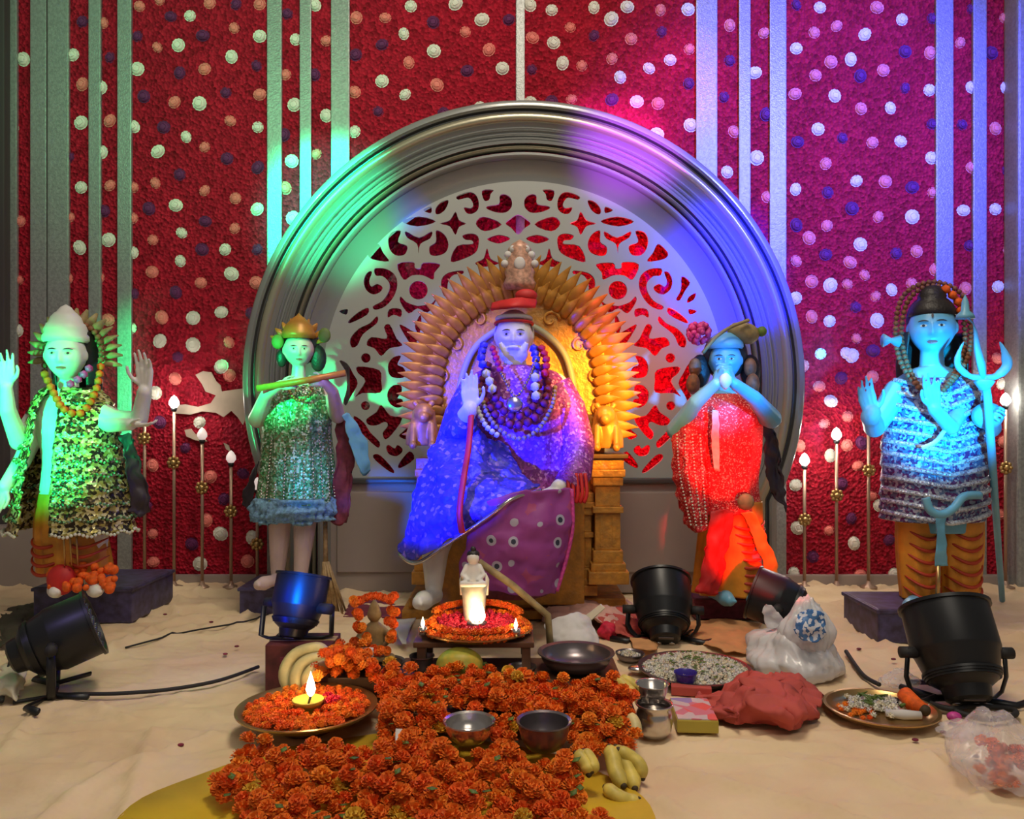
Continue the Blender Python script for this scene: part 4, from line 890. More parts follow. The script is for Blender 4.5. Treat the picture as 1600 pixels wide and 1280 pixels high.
for k in range(12):
    py = 606 + k * 18; rx = 58 + min(18, k * 8); sl = .22 if k > 2 else .35
    pts = []
    for a in range(-86, 92, 4):
        x = math.sin(R(a)); pts.append(W(1458, py, Y) + Vector((x * (rx + 5) * Y / 1250, -math.cos(R(a)) * (rx * .68 + 7) * Y / 1250, -(abs(x + .05) - .5) * sl * (-1 if k < 7 else -.8) * .16 * (1 if x < 0 else 1) - .0)))
    bb = bmesh.new(); tube(bb, pts, .0085, 8, sq=.8); build('drape_band', bb, M['drape_band'], S)
b = bmesh.new(); tube(b, catmull([W(1446, 778, Y - .165), W(1454, 798, Y - .17), W(1472, 804, Y - .17), W(1490, 794, Y - .165), W(1506, 776, Y - .15), W(1530, 774, Y - .11)], 6), .013, 10); build('waist_cord', b, M['skin_blue'], S)
b = bmesh.new(); tube(b, catmull([W(1440, 700, Y - .155), W(1462, 690, Y - .165), W(1482, 664, Y - .16)], 6), .007, 8); build('snake_cord', b, M['marble'], S)
for cx, q in ((1436, 0), (1500, 3)):
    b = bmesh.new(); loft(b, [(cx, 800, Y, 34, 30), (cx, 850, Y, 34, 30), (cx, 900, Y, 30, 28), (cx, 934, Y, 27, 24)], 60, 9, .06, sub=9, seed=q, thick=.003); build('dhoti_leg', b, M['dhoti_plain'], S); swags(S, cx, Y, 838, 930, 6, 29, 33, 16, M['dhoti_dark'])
b = bmesh.new(); patch(b, [[W(1462, 806, Y - .13), W(1478, 806, Y - .13)], [W(1462, 850, Y - .14), W(1478, 850, Y - .14)], [W(1460, 884, Y - .13), W(1482, 884, Y - .13)]], 6, .006, 30, 4); build('front_sash', b, M['skin_blue'], S)
b = bmesh.new(); tube(b, [W(1466, 884, Y - .13), W(1465, 938, Y - .13)], .007, 8); build('sash_tail', b, M['brass'], S)
# trident (held): thing of its own
r = root('trident', F(1566, 944), 'tall pale trident with curved outer prongs held by the cyan-lit statue', 'trident')
Yt = Y - .19
b = bmesh.new(); tube(b, [F(1566, 938, .004), W(1548, 690, Yt), W(1543, 620, Yt), W(1538, 590, Yt)], [.010, .012, .012, .012], 12); build('shaft', b, M['skin_blue'], r)
for sgn in (-1, 1):
    b = bmesh.new(); tube(b, catmull([W(1536, 590, Yt), W(1536 + sgn * 20, 588, Yt), W(1535 + sgn * 38, 572, Yt), W(1534 + sgn * 36, 552, Yt), W(1534 + sgn * 28, 534, Yt)], 6), [.012] * 8 + [.015] * 8 + [.014, .012, .010, .009, .007, .006, .005, .003, .001], 12, sq=.6); build('outer_prong', b, M['skin_blue'], r)
b = bmesh.new(); tube(b, [W(1537, 594, Yt), W(1533, 570, Yt), W(1527, 545, Yt), W(1524, 518, Yt), W(1520, 502, Yt)], [.014, .022, .018, .010, .001], 12, sq=.5); build('middle_prong', b, M['skin_blue'], r)
b = bmesh.new(); lathe(b, W(1538, 610, Yt), [(0, 0), (.012, 0), (.022, .014), (.03, .026), (.02, .034), (0, .036)], 18); build('collar', b, M['skin_blue'], r)
b = bmesh.new(); tube(b, [W(1520, 505, Yt), W(1512, 496, Yt), W(1506, 494, Yt)], [.002, .004, .004], 8); lathe(b, W(1508, 498, Yt), [(0, 0), (.028, .0), (.024, .012), (.012, .024), (.010, .05), (.006, .062), (0, .075)], 18); build('finial', b, M['skin_blue'], r)

# ================================================================== THRONE + SEATED FIGURE
YT = 2.86
base = root('throne', (W(805, 0, 2.9).x, 2.95, 0), 'gilded throne with tall pointed back ringed by carved curling leaves', 'throne')
b = bmesh.new(); x0 = W(628, 0, 2.80).x; x1 = W(988, 0, 2.80).x
box(b, ((x0 + x1) / 2, 2.97, .016), (x1 - x0, .36, .032), .006); box(b, ((x0 + x1) / 2, 2.98, .05), (x1 - x0 - .04, .32, .036), .006); build('plinth', b, M['gold'], base, smooth=False)
OUT = [(654, 700), (643, 650), (644, 590), (656, 530), (684, 482), (722, 446), (766, 424), (812, 414), (858, 424), (902, 446), (938, 482), (964, 530), (975, 590), (978, 650), (966, 700)]
Yb = YT + .03
oc = catmull([W(812 + (x - 812) * .86, 600 + (y - 600) * .86, Yb) for x, y in OUT], 6)
b = bmesh.new(); vs = [b.verts.new(p) for p in oc]; vs += [b.verts.new(W(930, 900, Yb)), b.verts.new(W(690, 900, Yb))]; f = b.faces.new(vs); solid(b, .03); build('back_panel', b, M['gold'], base, smooth=False)
b = bmesh.new(); tube(b, oc, .012, 10); build('back_border', b, M['gold_flat'], base)
leafm = {}
def leaf_bm(l, wd):
    b = bmesh.new(); n = 9; rows_ = []
    for i in range(n):
        t = i / (n - 1); wv = wd * math.sin(math.pi * min(1, .12 + .88 * t) ** .8) * (1 if t < 1 else 0); cx = .25 * l * t * t
        y = -.02 * math.sin(t * 2.6) - .03 * max(0, t - .75) * 4 * .5
        rows_.append([b.verts.new((cx + u * wv, y + abs(u) * .5 * wv * .5, l * t)) for u in (-1, -.5, 0, .5, 1)])
    for a, c in zip(rows_, rows_[1:]):
        for k in range(4): b.faces.new((a[k], a[k + 1], c[k + 1], c[k]))
    solid(b, .005); return b
lf = mesh_of(leaf_bm(.125, .022), M['gold_flat']); lf.name = 'carved_leaf'
N = len(oc)
for row, (sc_, dy, s0) in enumerate(((1.0, -.005, 1.0), (.86, -.028, .8))):
    path = catmull([W(812 + (x - 812) * (.80 if row == 0 else .70), 610 + (y - 610) * (.80 if row == 0 else .70), Yb) for x, y in OUT], 12)
    tot = sum((q - p).length for p, q in zip(path, path[1:])); cnt = 44 if row == 0 else 36; acc = 0; nxt = 0
    for p, q in zip(path, path[1:]):
        d = (q - p).length
        while nxt <= acc + d and nxt <= tot:
            c = p.lerp(q, (nxt - acc) / max(d, 1e-9)); t = (q - p).normalized(); nrm = Vector((t.z, 0, -t.x))
            if nrm.dot(c - W(812, 620, Yb)) < 0: nrm = -nrm
            nrm = (nrm + Vector((0, 0, .55))).normalized()
            o = bpy.data.objects.new('carved_leaf', lf); C.objects.link(o); o.parent = base
            ang = math.atan2(nrm.x, nrm.z); o.rotation_euler = (R(4), ang, 0); side = 1 if c.x > W(812, 0, Yb).x else -1
            o.location = c + Vector((0, dy - .012, 0)) - base.location; o.scale = (side * s0, 1, s0 * sc_)
            nxt += tot / cnt
        acc += d
b = bmesh.new(); tube(b, catmull([W(712, 700, YT - .02), W(716, 620, YT - .02), W(735, 555, YT - .02), W(770, 520, YT - .02), W(812, 506, YT - .02), W(852, 522, YT - .02), W(884, 558, YT - .02), W(898, 620, YT - .02), W(900, 700, YT - .02)], 8), .012, 10)
build('inner_arch_rim', b, mat('grey_green_paint', (.30, .32, .22), .5), base)
for sx, pts in ((1, [(860, 500), (905, 540), (930, 590), (935, 640)]), (-1, [(748, 500), (712, 540), (690, 590), (684, 640)])):
    for px, py in pts:
        b = bmesh.new(); c = W(px, py, YT)
        pp = [c + Vector((math.cos(a) * (.034 - .004 * a) * sx, -.006, math.sin(a) * (.034 - .004 * a))) for a in [q * .45 for q in range(16)]]; tube(b, pp, [.007 - .0003 * q for q in range(16)], 8); build('carved_scroll', b, M['gold_flat'], base)
# crest
crest = root('crest_ornament', W(810, 470, YT - .03), 'tall pink and gold jewelled finial above the seated figure', 'ornament')
b = bmesh.new(); lathe(b, W(812, 452, YT - .05), [(0, 0), (.05, 0), (.058, .02), (.048, .04), (.055, .06), (.045, .085), (.05, .10), (.036, .125), (.042, .14), (.025, .16), (0, .175)], 28); build('jewelled_tower', b, mat('pink_gold_lacquer', (.72, .40, .28), .4, .1, noise_amt=.5, nscale=70), crest)
b = bmesh.new(); 
for k in range(7):
    a = R(18 + 24 * k); c = W(812, 425, YT - .06); sphere(b, c + Vector((math.cos(a) * .055, -.01, math.sin(a) * .085)), .014, 10, 8)
sphere(b, W(812, 412, YT - .10), .02, 12, 8, (1, .5, 1.2)); build('jewels', b, M['whitecloth'], crest)
# arm posts
def post(px0, px1, yt, yb, Yp, dep=.16):
    b = bmesh.new(); x0 = W(px0, 0, Yp).x; x1 = W(px1, 0, Yp).x; cx = (x0 + x1) / 2; wd = x1 - x0; zt = W(0, yt, Yp).z; zb = max(.06, W(0, yb, Yp).z); h = zt - zb
    z = zb
    for fr, k in ((.10, 1.28), (.06, 1.12), (.10, .96), (.30, .82), (.05, .98), (.17, .80), (.07, .96), (.06, 1.08), (.09, 1.0)):
        hh = fr * h; box(b, (cx, Yp + dep / 2, z + hh / 2), (wd * k, dep * k, hh), .004); z += hh
    # carved panel bars
    for q in (-.25, .25): box(b, (cx + wd * q * .8, Yp + .008 + dep * .09, zb + .41 * h), (wd * .12, .02, h * .24), .003)
    return b
build('arm_post', post(926, 975, 716, 912, 2.76), M['gold'], base, smooth=False)
build('inner_post', post(892, 928, 770, 930, 2.80, .1), M['gold'], base, smooth=False)
build('arm_post', post(650, 692, 716, 912, 2.78), M['gold'], base, smooth=False)
b = bmesh.new(); box(b, (W(950, 0, 2.8).x, 2.84, W(0, 712, 2.8).z), (.125, .2, .014), .003); build('arm_rest', b, M['wood'], base, smooth=False)
def arm_lion(cx, cy, s):
    b = bmesh.new(); Yl = 2.80
    torso(b, [(cx, cy + 32, Yl, 26, 24), (cx, cy + 12, Yl, 25, 26), (cx - 2 * s, cy - 6, Yl, 20, 24), (cx - 2 * s, cy - 24, Yl, 17, 18)])
    sphere(b, W(cx - 2 * s, cy - 18, Yl - .03), .036, 14, 10)
    for q in (-1, 1):
        limb(b, [(cx + q * 14, cy + 0, Yl - .04, 6), (cx + q * 15, cy + 30, Yl - .07, 5)]); sphere(b, W(cx + q * 15, cy + 32, Yl - .08), .014, 8, 6); sphere(b, W(cx - 2 * s + q * 13, cy - 34, Yl - .02), .012, 8, 6)
    sphere(b, W(cx - 2 * s, cy - 12, Yl - .065), .018, 10, 8); return remeshed(b, .004, 2)
build('arm_lion', arm_lion(948, 668, 1), M['gold_flat'], base); build('arm_lion', arm_lion(660, 664, -1), M['gold_flat'], base)
b = bmesh.new(); box(b, (W(800, 0, 2.8).x, 2.85, .24), (.50, .20, .36), .01); build('seat', b, M['gold'], base, smooth=False)
# maroon mat in front
b = bmesh.new(); P = [F(536, 966, .004), F(700, 966, .004), F(880, 962, .004)]; Q = [F(548, 940, .006), F(700, 940, .006), F(880, 940, .006)]; patch(b, [P, Q], 8, .004, 20, 1, .006)
tag(build('red_mat', b, M['maroon']), 'maroon mat on the floor below the throne', 'mat')

# seated figure
Y = 2.66
S = root('seated_statue', (W(800, 0, 2.6).x, Y, 0.0), 'seated bearded figure in headcloth and purple robe with one palm raised, on the throne', 'statue')
b = bmesh.new(); H = Head(W(803, 527, Y), 0.154, yaw=-2, wide=1.15); H.mesh(b); ears(b, H)
limb(b, [(804, 556, Y, 17), (806, 590, Y, 20)])
torso(b, [(806, 572, Y, 26, 22), (808, 596, Y, 66, 34), (810, 650, Y, 66, 42), (810, 710, Y + .01, 58, 42), (806, 760, Y + .02, 66, 50), (806, 792, Y + .02, 70, 52)])
limb(b, [(752, 606, Y, 24), (708, 690, Y - .02, 20), (722, 660, Y - .14, 16), (734, 640, Y - .18, 13)])
limb(b, [(866, 606, Y, 24), (898, 690, Y - .02, 20), (890, 748, Y - .14, 15), (872, 762, Y - .20, 12)])
limb(b, [(772, 780, Y, 34), (700, 785, Y - .22, 32), (680, 860, Y - .22, 22), (678, 918, Y - .22, 14)])
limb(b, [(838, 790, Y, 30), (852, 798, Y - .20, 26), (760, 806, Y - .27, 18), (700, 812, Y - .27, 12)])
shoe(b, W(680, 930, Y - .22), W(655, 940, Y - .32), .06, .04)
hand(b, W(735, 642, Y - .18), (-.03, 0, 1), (0, -1, 0), .125, (4, 5, 7, 10), 1, .35)
hand(b, W(872, 762, Y - .20), (-.7, -.5, -.3), (0, .2, -1), .11, (12, 14, 18, 22), 1)
b = remeshed(b, .0042, 2); build('body', b, M['marble'], S); H.features(S)
b = bmesh.new()   # beard
cb_ = H.face_pt(0, -.42, -.01)
sphere(b, cb_, .046, 20, 14, (1.05, .62, .85)); sphere(b, cb_ + Vector((0, -.004, -.022)), .032, 16, 12, (1, .6, 1.1))
for q in (-1, 1):
    tube(b, [H.face_pt(q * .10, -.38, .004), H.face_pt(q * .20, -.27, .003), H.face_pt(q * .27, -.14, .003)], [.020, .015, .008], 10)
    tube(b, [H.face_pt(0, -.222, .010), H.face_pt(q * .06, -.232, .008), H.face_pt(q * .12, -.27, .006)], [.007, .007, .004], 8)
b = remeshed(b, .0026, 2)
build('beard', b, M['marble'], S)
b = bmesh.new(); H3 = Head(W(803, 524, Y + .006), 0.170, yaw=-2, wide=1.18)   # headcloth: upper cap with tied band
H3.mesh(b, 48, 40); geom = [v for v in b.verts if (v.co.y < Y + .02 and v.co.z < W(0, 500, Y).z) or v.co.z < W(0, 560, Y).z]; bmesh.ops.delete(b, geom=geom, context='VERTS'); solid(b, .004); build('headcloth', b, M['turban_w'], S)
b = bmesh.new(); tube(b, [H3.f(math.sin(R(a)) * .76, math.cos(R(a)) * .76, .62 + .05 * math.cos(R(a)), .002) for a in range(-110, 112, 8)], .008, 10); build('headcloth_band', b, M['turban_w'], S)
b = bmesh.new(); tube(b, [H3.f(math.sin(R(a)) * .87, math.cos(R(a)) * .87, .44 + .05 * math.cos(R(a)), .001) for a in range(-100, 102, 8)], .005, 10); build('red_trim', b, M['turban'], S)
b = bmesh.new(); patch(b, [[W(768, 474, Y - .02), W(805, 466, Y - .06), W(838, 468, Y - .02)], [W(768, 484, Y - .03), W(805, 480, Y - .08), W(836, 480, Y - .03)], [W(772, 478, Y + .06), W(805, 468, Y + .06), W(832, 474, Y + .06)]], 8, .004, 30, 1); sphere(b, W(822, 462, Y - .02), .025, 14, 10, (1.5, .8, .9)); build('red_cap', b, M['turban'], S)
# robe
b = bmesh.new(); loft(b, [(806, 572, Y, 34, 30), (808, 592, Y, 74, 44), (810, 650, Y, 80, 54), (810, 710, Y, 78, 58), (808, 770, Y, 92, 66)], 96, 13, .035, nz=.02, sub=8, thick=.004); build('robe', b, M['robe_purple'], S)
b = bmesh.new(); tube(b, [W(866, 606, Y - .01), W(888, 640, Y - .02), W(904, 696, Y - .05), W(900, 740, Y - .14), W(884, 762, Y - .19)], [.062, .058, .054, .050, .044], 20); build('right_sleeve', b, M['robe_purple'], S)
b = bmesh.new(); tube(b, [W(748, 606, Y - .01), W(722, 650, Y - .02), W(706, 700, Y - .05), W(716, 676, Y - .13), W(728, 656, Y - .17)], [.062, .058, .056, .048, .038], 20); build('raised_sleeve', b, M['robe_blue'], S)
for q in range(5):
    b = bmesh.new(); x = 886 + q * 7; tube(b, catmull([W(x, 740, Y - .20), W(x + 3, 770, Y - .22), W(x + 2 - q, 786, Y - .22)], 4), .006, 6)
    build('sleeve_tassel', b, M['turban'], S)
b = bmesh.new()   # blue shawl: falls from the raised arm over the knee
g = [[W(716, 655, Y - .12), W(745, 670, Y - .13), W(775, 690, Y - .12), W(800, 700, Y - .12)],
     [W(680, 700, Y - .16), W(725, 712, Y - .22), W(770, 730, Y - .21), W(820, 745, Y - .20)],
     [W(650, 760, Y - .20), W(700, 768, Y - .33), W(760, 768, Y - .34), W(842, 762, Y - .30)],
     [W(640, 815, Y - .22), W(672, 830, Y - .33), W(720, 815, Y - .37), W(785, 786, Y - .38)],
     [W(624, 862, Y - .24), W(650, 876, Y - .30), W(700, 846, Y - .345), W(768, 800, Y - .385)]]
patch(b, g, 12, .022, 16, 4, .004); build('blue_shawl', b, M['robe_blue'], S)
b = bmesh.new(); tube(b, catmull([W(624, 866, Y - .245), W(650, 880, Y - .305), W(700, 850, Y - .35), W(768, 804, Y - .39), W(800, 780, Y - .385), W(845, 766, Y - .31)], 8), .006, 8); build('shawl_border', b, M['steel'], S)
b = bmesh.new(); tube(b, catmull([W(736, 650, Y - .20), W(732, 700, Y - .25), W(724, 750, Y - .36), W(718, 800, Y - .40), W(722, 832, Y - .39)], 8), .008, 8, sq=1.4); build('shawl_stripe', b, M['turban'], S)
b = bmesh.new()   # dotted lap cloth
g = [[W(738, 800, Y - .33), W(790, 776, Y - .37), W(845, 764, Y - .34), W(893, 764, Y - .28)],
     [W(728, 840, Y - .34), W(785, 840, Y - .39), W(845, 832, Y - .36), W(893, 820, Y - .29)],
     [W(722, 880, Y - .33), W(780, 890, Y - .38), W(840, 888, Y - .36), W(884, 870, Y - .29)],
     [W(716, 905, Y - .32), W(775, 925, Y - .37), W(835, 930, Y - .35), W(868, 925, Y - .30)]]
patch(b, g, 12, .014, 14, 8, .004); build('lap_cloth', b, M['lap'], S)
b = bmesh.new(); tube(b, catmull([W(893, 764, Y - .285), W(895, 820, Y - .295), W(886, 870, Y - .295), W(870, 924, Y - .305)], 6), .006, 8); build('lap_border', b, M['pink_fl'], S)
b = bmesh.new(); torso(b, [(790, 790, Y - .1, 66, 60), (800, 850, Y - .12, 62, 60), (800, 925, Y - .12, 58, 60)]); build('under_robe', b, M['maroon'], S)
# garlands
def gl(name, pts, r, m): garland(S, name, [W(x, y, Y - d) for x, y, d in pts], r, m)
gl('maroon_garland', [(762, 572, .06), (752, 600, .10), (762, 632, .14), (782, 656, .17), (806, 664, .18), (832, 656, .17), (850, 630, .14), (856, 600, .10), (846, 572, .06)], .016, M['maroon_fl'])
gl('maroon_garland', [(770, 600, .12), (776, 626, .15), (790, 644, .17), (808, 650, .18), (826, 644, .17), (838, 624, .15), (842, 600, .12)], .015, M['maroon_fl'])
gl('blue_garland', [(756, 540, .05), (752, 560, .09), (758, 580, .12)], .016, M['robe_blue']); gl('blue_garland', [(834, 545, .05), (838, 565, .10), (834, 590, .13)], .016, M['robe_blue'])
gl('red_garland', [(846, 545, .05), (854, 565, .09), (850, 588, .12)], .015, M['red_fl']); gl('red_garland', [(770, 545, .08), (776, 562, .11), (782, 580, .13)], .012, M['red_fl'])
gl('white_garland', [(760, 584, .13), (768, 604, .15), (772, 616, .16)], .016, M['white_fl']); gl('white_garland', [(836, 590, .14), (836, 608, .15), (838, 622, .16)], .017, M['white_fl'])
gl('gold_chain', [(772, 560, .10), (790, 596, .15), (806, 620, .16), (826, 592, .15), (838, 560, .10)], .006, M['brass'])
gl('gold_chain', [(750, 610, .12), (762, 648, .17), (786, 676, .19), (812, 686, .19), (840, 672, .18), (862, 636, .14), (868, 600, .08)], .009, M['olive'])
gl('outer_garland', [(740, 590, .06), (744, 630, .12), (758, 664, .18), (780, 682, .20)], .010, M['white_fl'])
b = bmesh.new(); lathe(b, W(804, 632, Y - .185), [(0, 0), (.022, 0), (.026, .006), (.018, .012), (0, .014)], 18, Matrix.Rotation(R(90), 4, 'X')); build('pendant', b, M['steel'], S)
# ================================================================== STAGE LIGHTS
def par(px, py, Y, beam, r, ln, label, stand=True, tilt_back=None):
    """black par can; centre at pixel px,py, distance Y; beam = direction of the light"""
    c = W(px, py, Y); q = Vector(beam).normalized().to_track_quat('Z', 'Y').to_matrix().to_4x4(); T = Matrix.Translation(c) @ q
    rt = root('stage_light', (c.x, c.y, 0), label, 'stage light')
    def add(nm, b, m, auto=None): bmesh.ops.transform(b, matrix=T, verts=b.verts); build(nm, b, m, rt, auto=auto)
    b = bmesh.new(); h = ln / 2
    prof = [(0, -h), (r * .42, -h), (r * .50, -h * .95), (r * .55, -h * .72), (r * .74, -h * .60), (r * .80, -h * .5), (r * .95, -h * .05), (r * .98, h * .0), (r, h * .05), (r, h * .92), (r * 1.06, h * .93), (r * 1.06, h), (r * .93, h), (r * .9, h * .9)]
    lathe(b, (0, 0, 0), prof, 40); add('housing', b, M['black'], 35)
    for k in range(3):
        b = bmesh.new(); z = -h * (.56 - .05 * k) + 0; lathe(b, (0, 0, 0), [(r * (.76 + .03 * k), z), (r * (.82 + .03 * k), z), (r * (.82 + .03 * k), z + .006), (r * (.76 + .03 * k), z + .006)], 32); add('cooling_ring', b, M['black'], 35)
    b = bmesh.new(); lathe(b, (0, 0, h * .88), [(0, 0), (r * .92, 0), (r * .92, .004), (0, .004)], 32); add('lens', b, M['lens'])
    b = bmesh.new(); n = 0
    for i in range(-3, 4):
        for j in range(-3, 4):
            if i * i + j * j < 11: sphere(b, (i * r * .25, j * r * .25, h * .9), r * .1, 6, 4)
    add('led_cluster', b, M['lens'])
    for s in (-1, 1):
        b = bmesh.new(); sphere(b, (s * r * .22, -r * .18, -h * 1.0), r * .09, 10, 8, (1.2, .9, .6)); add('power_socket', b, M['steel'])
    b = bmesh.new(); box(b, (0, r * .2, -h * 1.0), (r * .5, r * .14, .004), .001); add('rear_display', b, M['steel_dark'])
    # side pivots, yoke and feet in world orientation
    ax = Vector((0, 0, 1)).cross(Vector(beam)); ax.z = 0; ax.normalize(); fd = Vector((-ax.y, ax.x, 0))
    for s in (-1, 1):
        kp = c + ax * s * (r + .014); b = bmesh.new(); tube(b, [c + ax * s * r * .95, c + ax * s * (r + .034)], .014, 12); build('pivot_knob', b, M['blackrub'], rt)
        if stand:
            ft = Vector((kp.x, kp.y, .008)) + ax * s * .004
            b = bmesh.new(); ctr = Vector((c.x, c.y, .014)) - Vector(beam).normalized() * 0
            pts = [kp + Vector((0, 0, .012)), kp.lerp(ft, .5) + ax * s * .003, Vector((ft.x, ft.y, .03)) - ax * s * .01, Vector((ft.x, ft.y, .012)) - ax * s * .03, ctr]
            tube(b, pts, .011, 8, sq=.45); build('yoke_arm', b, M['black'], rt)
            b = bmesh.new(); f0 = ctr + ax * s * .05
            tube(b, [f0 - fd * .0, f0 + (fd * .6 + ax * s * .8) * .085, f0 + (fd * .2 + ax * s) * .115], .009, 8, sq=.6); tube(b, [f0, f0 - (fd * .8 - ax * s * .5) * .10], .009, 8, sq=.6)
            for v in b.verts: v.co.z = max(v.co.z, .005)
            build('foot', b, M['black'], rt)
    return rt
par(84, 1000, 2.03, (1.0, .50, .42), .083, .20, 'black stage light at the far left, aimed right, with a blue glint on its rim')
par(1036, 953, 2.52, (.06, .75, .85), .092, .21, 'black stage light right of the throne, in front of the red-dressed statue')
par(1222, 942, 2.42, (-.9, .45, .30), .080, .18, 'black stage light tilted behind the white plastic bag')
par(1494, 1020, 1.97, (.02, .62, 1.0), .102, .235, 'large black stage light in front of the cyan-lit statue, seen from behind')
# carton under the fourth light
cb = root('carton', F(466, 1082) + Vector((0, .055, 0)), 'dark maroon carton holding up the blue-lit stage light', 'box')
b = bmesh.new(); Yc = F(466, 1084).y; x0 = W(414, 0, Yc).x; x1 = W(517, 0, Yc).x; zt = W(0, 1008, Yc).z
box(b, ((x0 + x1) / 2, Yc + .06, zt / 2 + .001), (x1 - x0, .12, zt - .002), .004); build('body', b, M['carton'], cb, smooth=False)
b = bmesh.new(); box(b, ((x0 + x1) / 2, Yc + .06, zt), (x1 - x0 + .003, .04, .003)); build('tape', b, M['straw'], cb, smooth=False)
b = bmesh.new(); box(b, ((x0 + x1) / 2 - .02, Yc - .001, zt * .55), (.05, .003, .05)); build('printed_label', b, M['maroon'], cb, smooth=False)
zc = zt
def par_on(px, py, Y, beam, r, ln, label):
    o = par(px, py, Y, beam, r, ln, label, stand=False)
    c = W(px, py, Y)
    for s in (-1, 1):
        b = bmesh.new(); kx = c.x + s * (r + .02); tube(b, [(kx, Y, c.z), (kx + s * .002, Y - .02, zc + .01), (kx - s * .02, Y - .03, zc + .006), (c.x, Y - .03, zc + .006)], .008, 8, sq=.5); build('yoke_arm', b, M['black'], o)
par_on(466, 947, Yc + .075, (.12, .30, 1.0), .070, .165, 'stage light on the maroon carton, its left side lit deep blue')
def cable(pts, r, label, m=None):
    b = bmesh.new(); pp = catmull(pts, 14)
    for p in pp: p.z = max(p.z, sheet_z(p.x, p.y) + r * .9)
    tube(b, pp, r, 8); return tag(build('power_cable', b, m or M['blackrub']), label, 'cable')
cable([F(20, 1098, .008), F(100, 1086, .008), F(180, 1084, .008), F(260, 1078, .008), F(340, 1064, .008), F(404, 1042, .008)], .005, 'black cable running from the far-left stage light to the maroon carton')
cable([F(2, 1096, .010), F(10, 1060, .02), F(30, 1020, .03) + Vector((0, 0, .05)), W(52, 985, 2.02)], .006, 'black cable looping up behind the far-left stage light')
cable([F(1322, 1018, .008), F(1338, 1042, .008), F(1352, 1058, .008), F(1374, 1070, .008)], .006, 'short black cable end on the sheet right of the plastic bag')
cable([F(1416, 1084, .008), F(1450, 1098, .008), F(1486, 1108, .010), F(1520, 1104, .012), F(1578, 1108, .010), F(1584, 1118, .010), F(1540, 1124, .010), F(1492, 1112, .012)], .007, 'thick black cable looped below the large right stage light')
cable([F(196, 1012, .006), F(290, 988, .006), F(380, 972, .006), F(420, 960, .006)], .003, 'thin dark cord lying across the sheet between the two left pedestals')
b = bmesh.new(); patch(b, [[F(0, 960, .01), F(30, 945, .02), F(62, 940, .01)], [F(0, 985, .012), F(30, 975, .03), F(60, 960, .01)], [F(0, 1010, .01), F(20, 1000, .02), F(40, 985, .01)]], 10, .02, 22, 5); tag(build('dark_cloth', b, mat('dark_olive_cloth', (.05, .045, .025), .8)), 'crumpled dark olive cloth at the left edge behind the stage light', 'cloth')
b = bmesh.new(); patch(b, [[F(0, 1040, .02), F(20, 1036, .03), F(38, 1042, .02)], [F(0, 1065, .04), F(22, 1060, .05), F(40, 1062, .02)], [F(0, 1090, .01), F(20, 1092, .02), F(34, 1090, .01)]], 8, .015, 26, 5); tag(build('pale_cloth', b, M['bone']), 'crumpled cream cloth at the left edge beside the stage light', 'cloth')

# ================================================================== OFFERINGS
# yellow cloth under the flowers
b = bmesh.new(); c0 = F(615, 1250); rr = .465
ring = []; cen = b.verts.new((c0.x - .0, 1.36, .006)); n = 72
for k in range(n):
    a = 2 * math.pi * k / n; ring.append(b.verts.new((c0.x + rr * 1.0 * math.cos(a) * (1 + .02 * math.sin(5 * a)), 1.36 + .40 * math.sin(a) * (1 + .03 * math.sin(4 * a + 1)), .006 + .003 * math.sin(9 * a))))
for k in range(n): b.faces.new((cen, ring[k], ring[(k + 1) % n]))
solid(b, .003); tag(build('yellow_cloth', b, M['yellow']), 'bright yellow cloth spread under the marigold heap', 'cloth')
# low board for the rear tier
rt = root('low_board', (-.10, 1.86, 0), 'low wooden board raising the rear part of the marigold heap', 'board')
b = bmesh.new(); box(b, (-.008, 1.925, .055), (.555, .41, .02), .004); build('top', b, M['wood'], rt, smooth=False)
for sx in (-1, 1):
    b = bmesh.new(); box(b, (-.008 + sx * .24, 1.925, .023), (.03, .36, .045), .003); build('runner', b, M['wood'], rt, smooth=False)
ZB = .066
b = bmesh.new(); box(b, (-.372, 2.05, .033), (.162, .17, .064), .004); tag(build('wooden_block', b, M['wood'], smooth=False), 'dark wooden block under the garlanded figurine, left of the stool', 'block')
def project(p): return 800 + p[0] * 1250 / p[1], 655 + (.7 - p[2]) * 1250 / p[1]
def inside(x, y, poly):
    c = False; j = len(poly) - 1
    for i in range(len(poly)):
        xi, yi = poly[i]; xj, yj = poly[j]
        if (yi > y) != (yj > y) and x < (xj - xi) * (y - yi) / (yj - yi) + xi: c = not c
        j = i
    return c
P1 = W(480, 1117, 1.80); 
front = [(322, 1222), (345, 1195), (372, 1165), (440, 1158), (600, 1160), (820, 1168), (880, 1150), (1000, 1150), (1003, 1225), (962, 1262), (960, 1340), (400, 1340), (384, 1290), (372, 1250), (345, 1240)]
mid = [(588, 1175), (592, 1090), (530, 1066), (508, 1050), (508, 1010), (560, 1004), (600, 1040), (650, 1048), (850, 1046), (860, 1062), (940, 1058), (992, 1070), (1000, 1175)]
BOWLS = [(733, 1152, 1.60, .050, .045), (850, 1160, 1.58, .054, .062), (600, 1038, 2.0, .055, .03), (880, 1046, 1.98, .09, .05)]
rnd = random.Random(11); spots = []
def excl(x, y):
    for bx, by, bY, br, bh in BOWLS:
        cx = (bx - 800) / 1250 * bY
        if (x - cx) ** 2 + (y - bY) ** 2 < (br + .008) ** 2: return True
    if (x - P1.x) ** 2 + (y - 1.80) ** 2 < (.152 + .012) ** 2: return True
    if abs(x - (-.095)) < .17 and y > 1.985: return True
    return False
sp = .0315; y = 1.22; row = 0
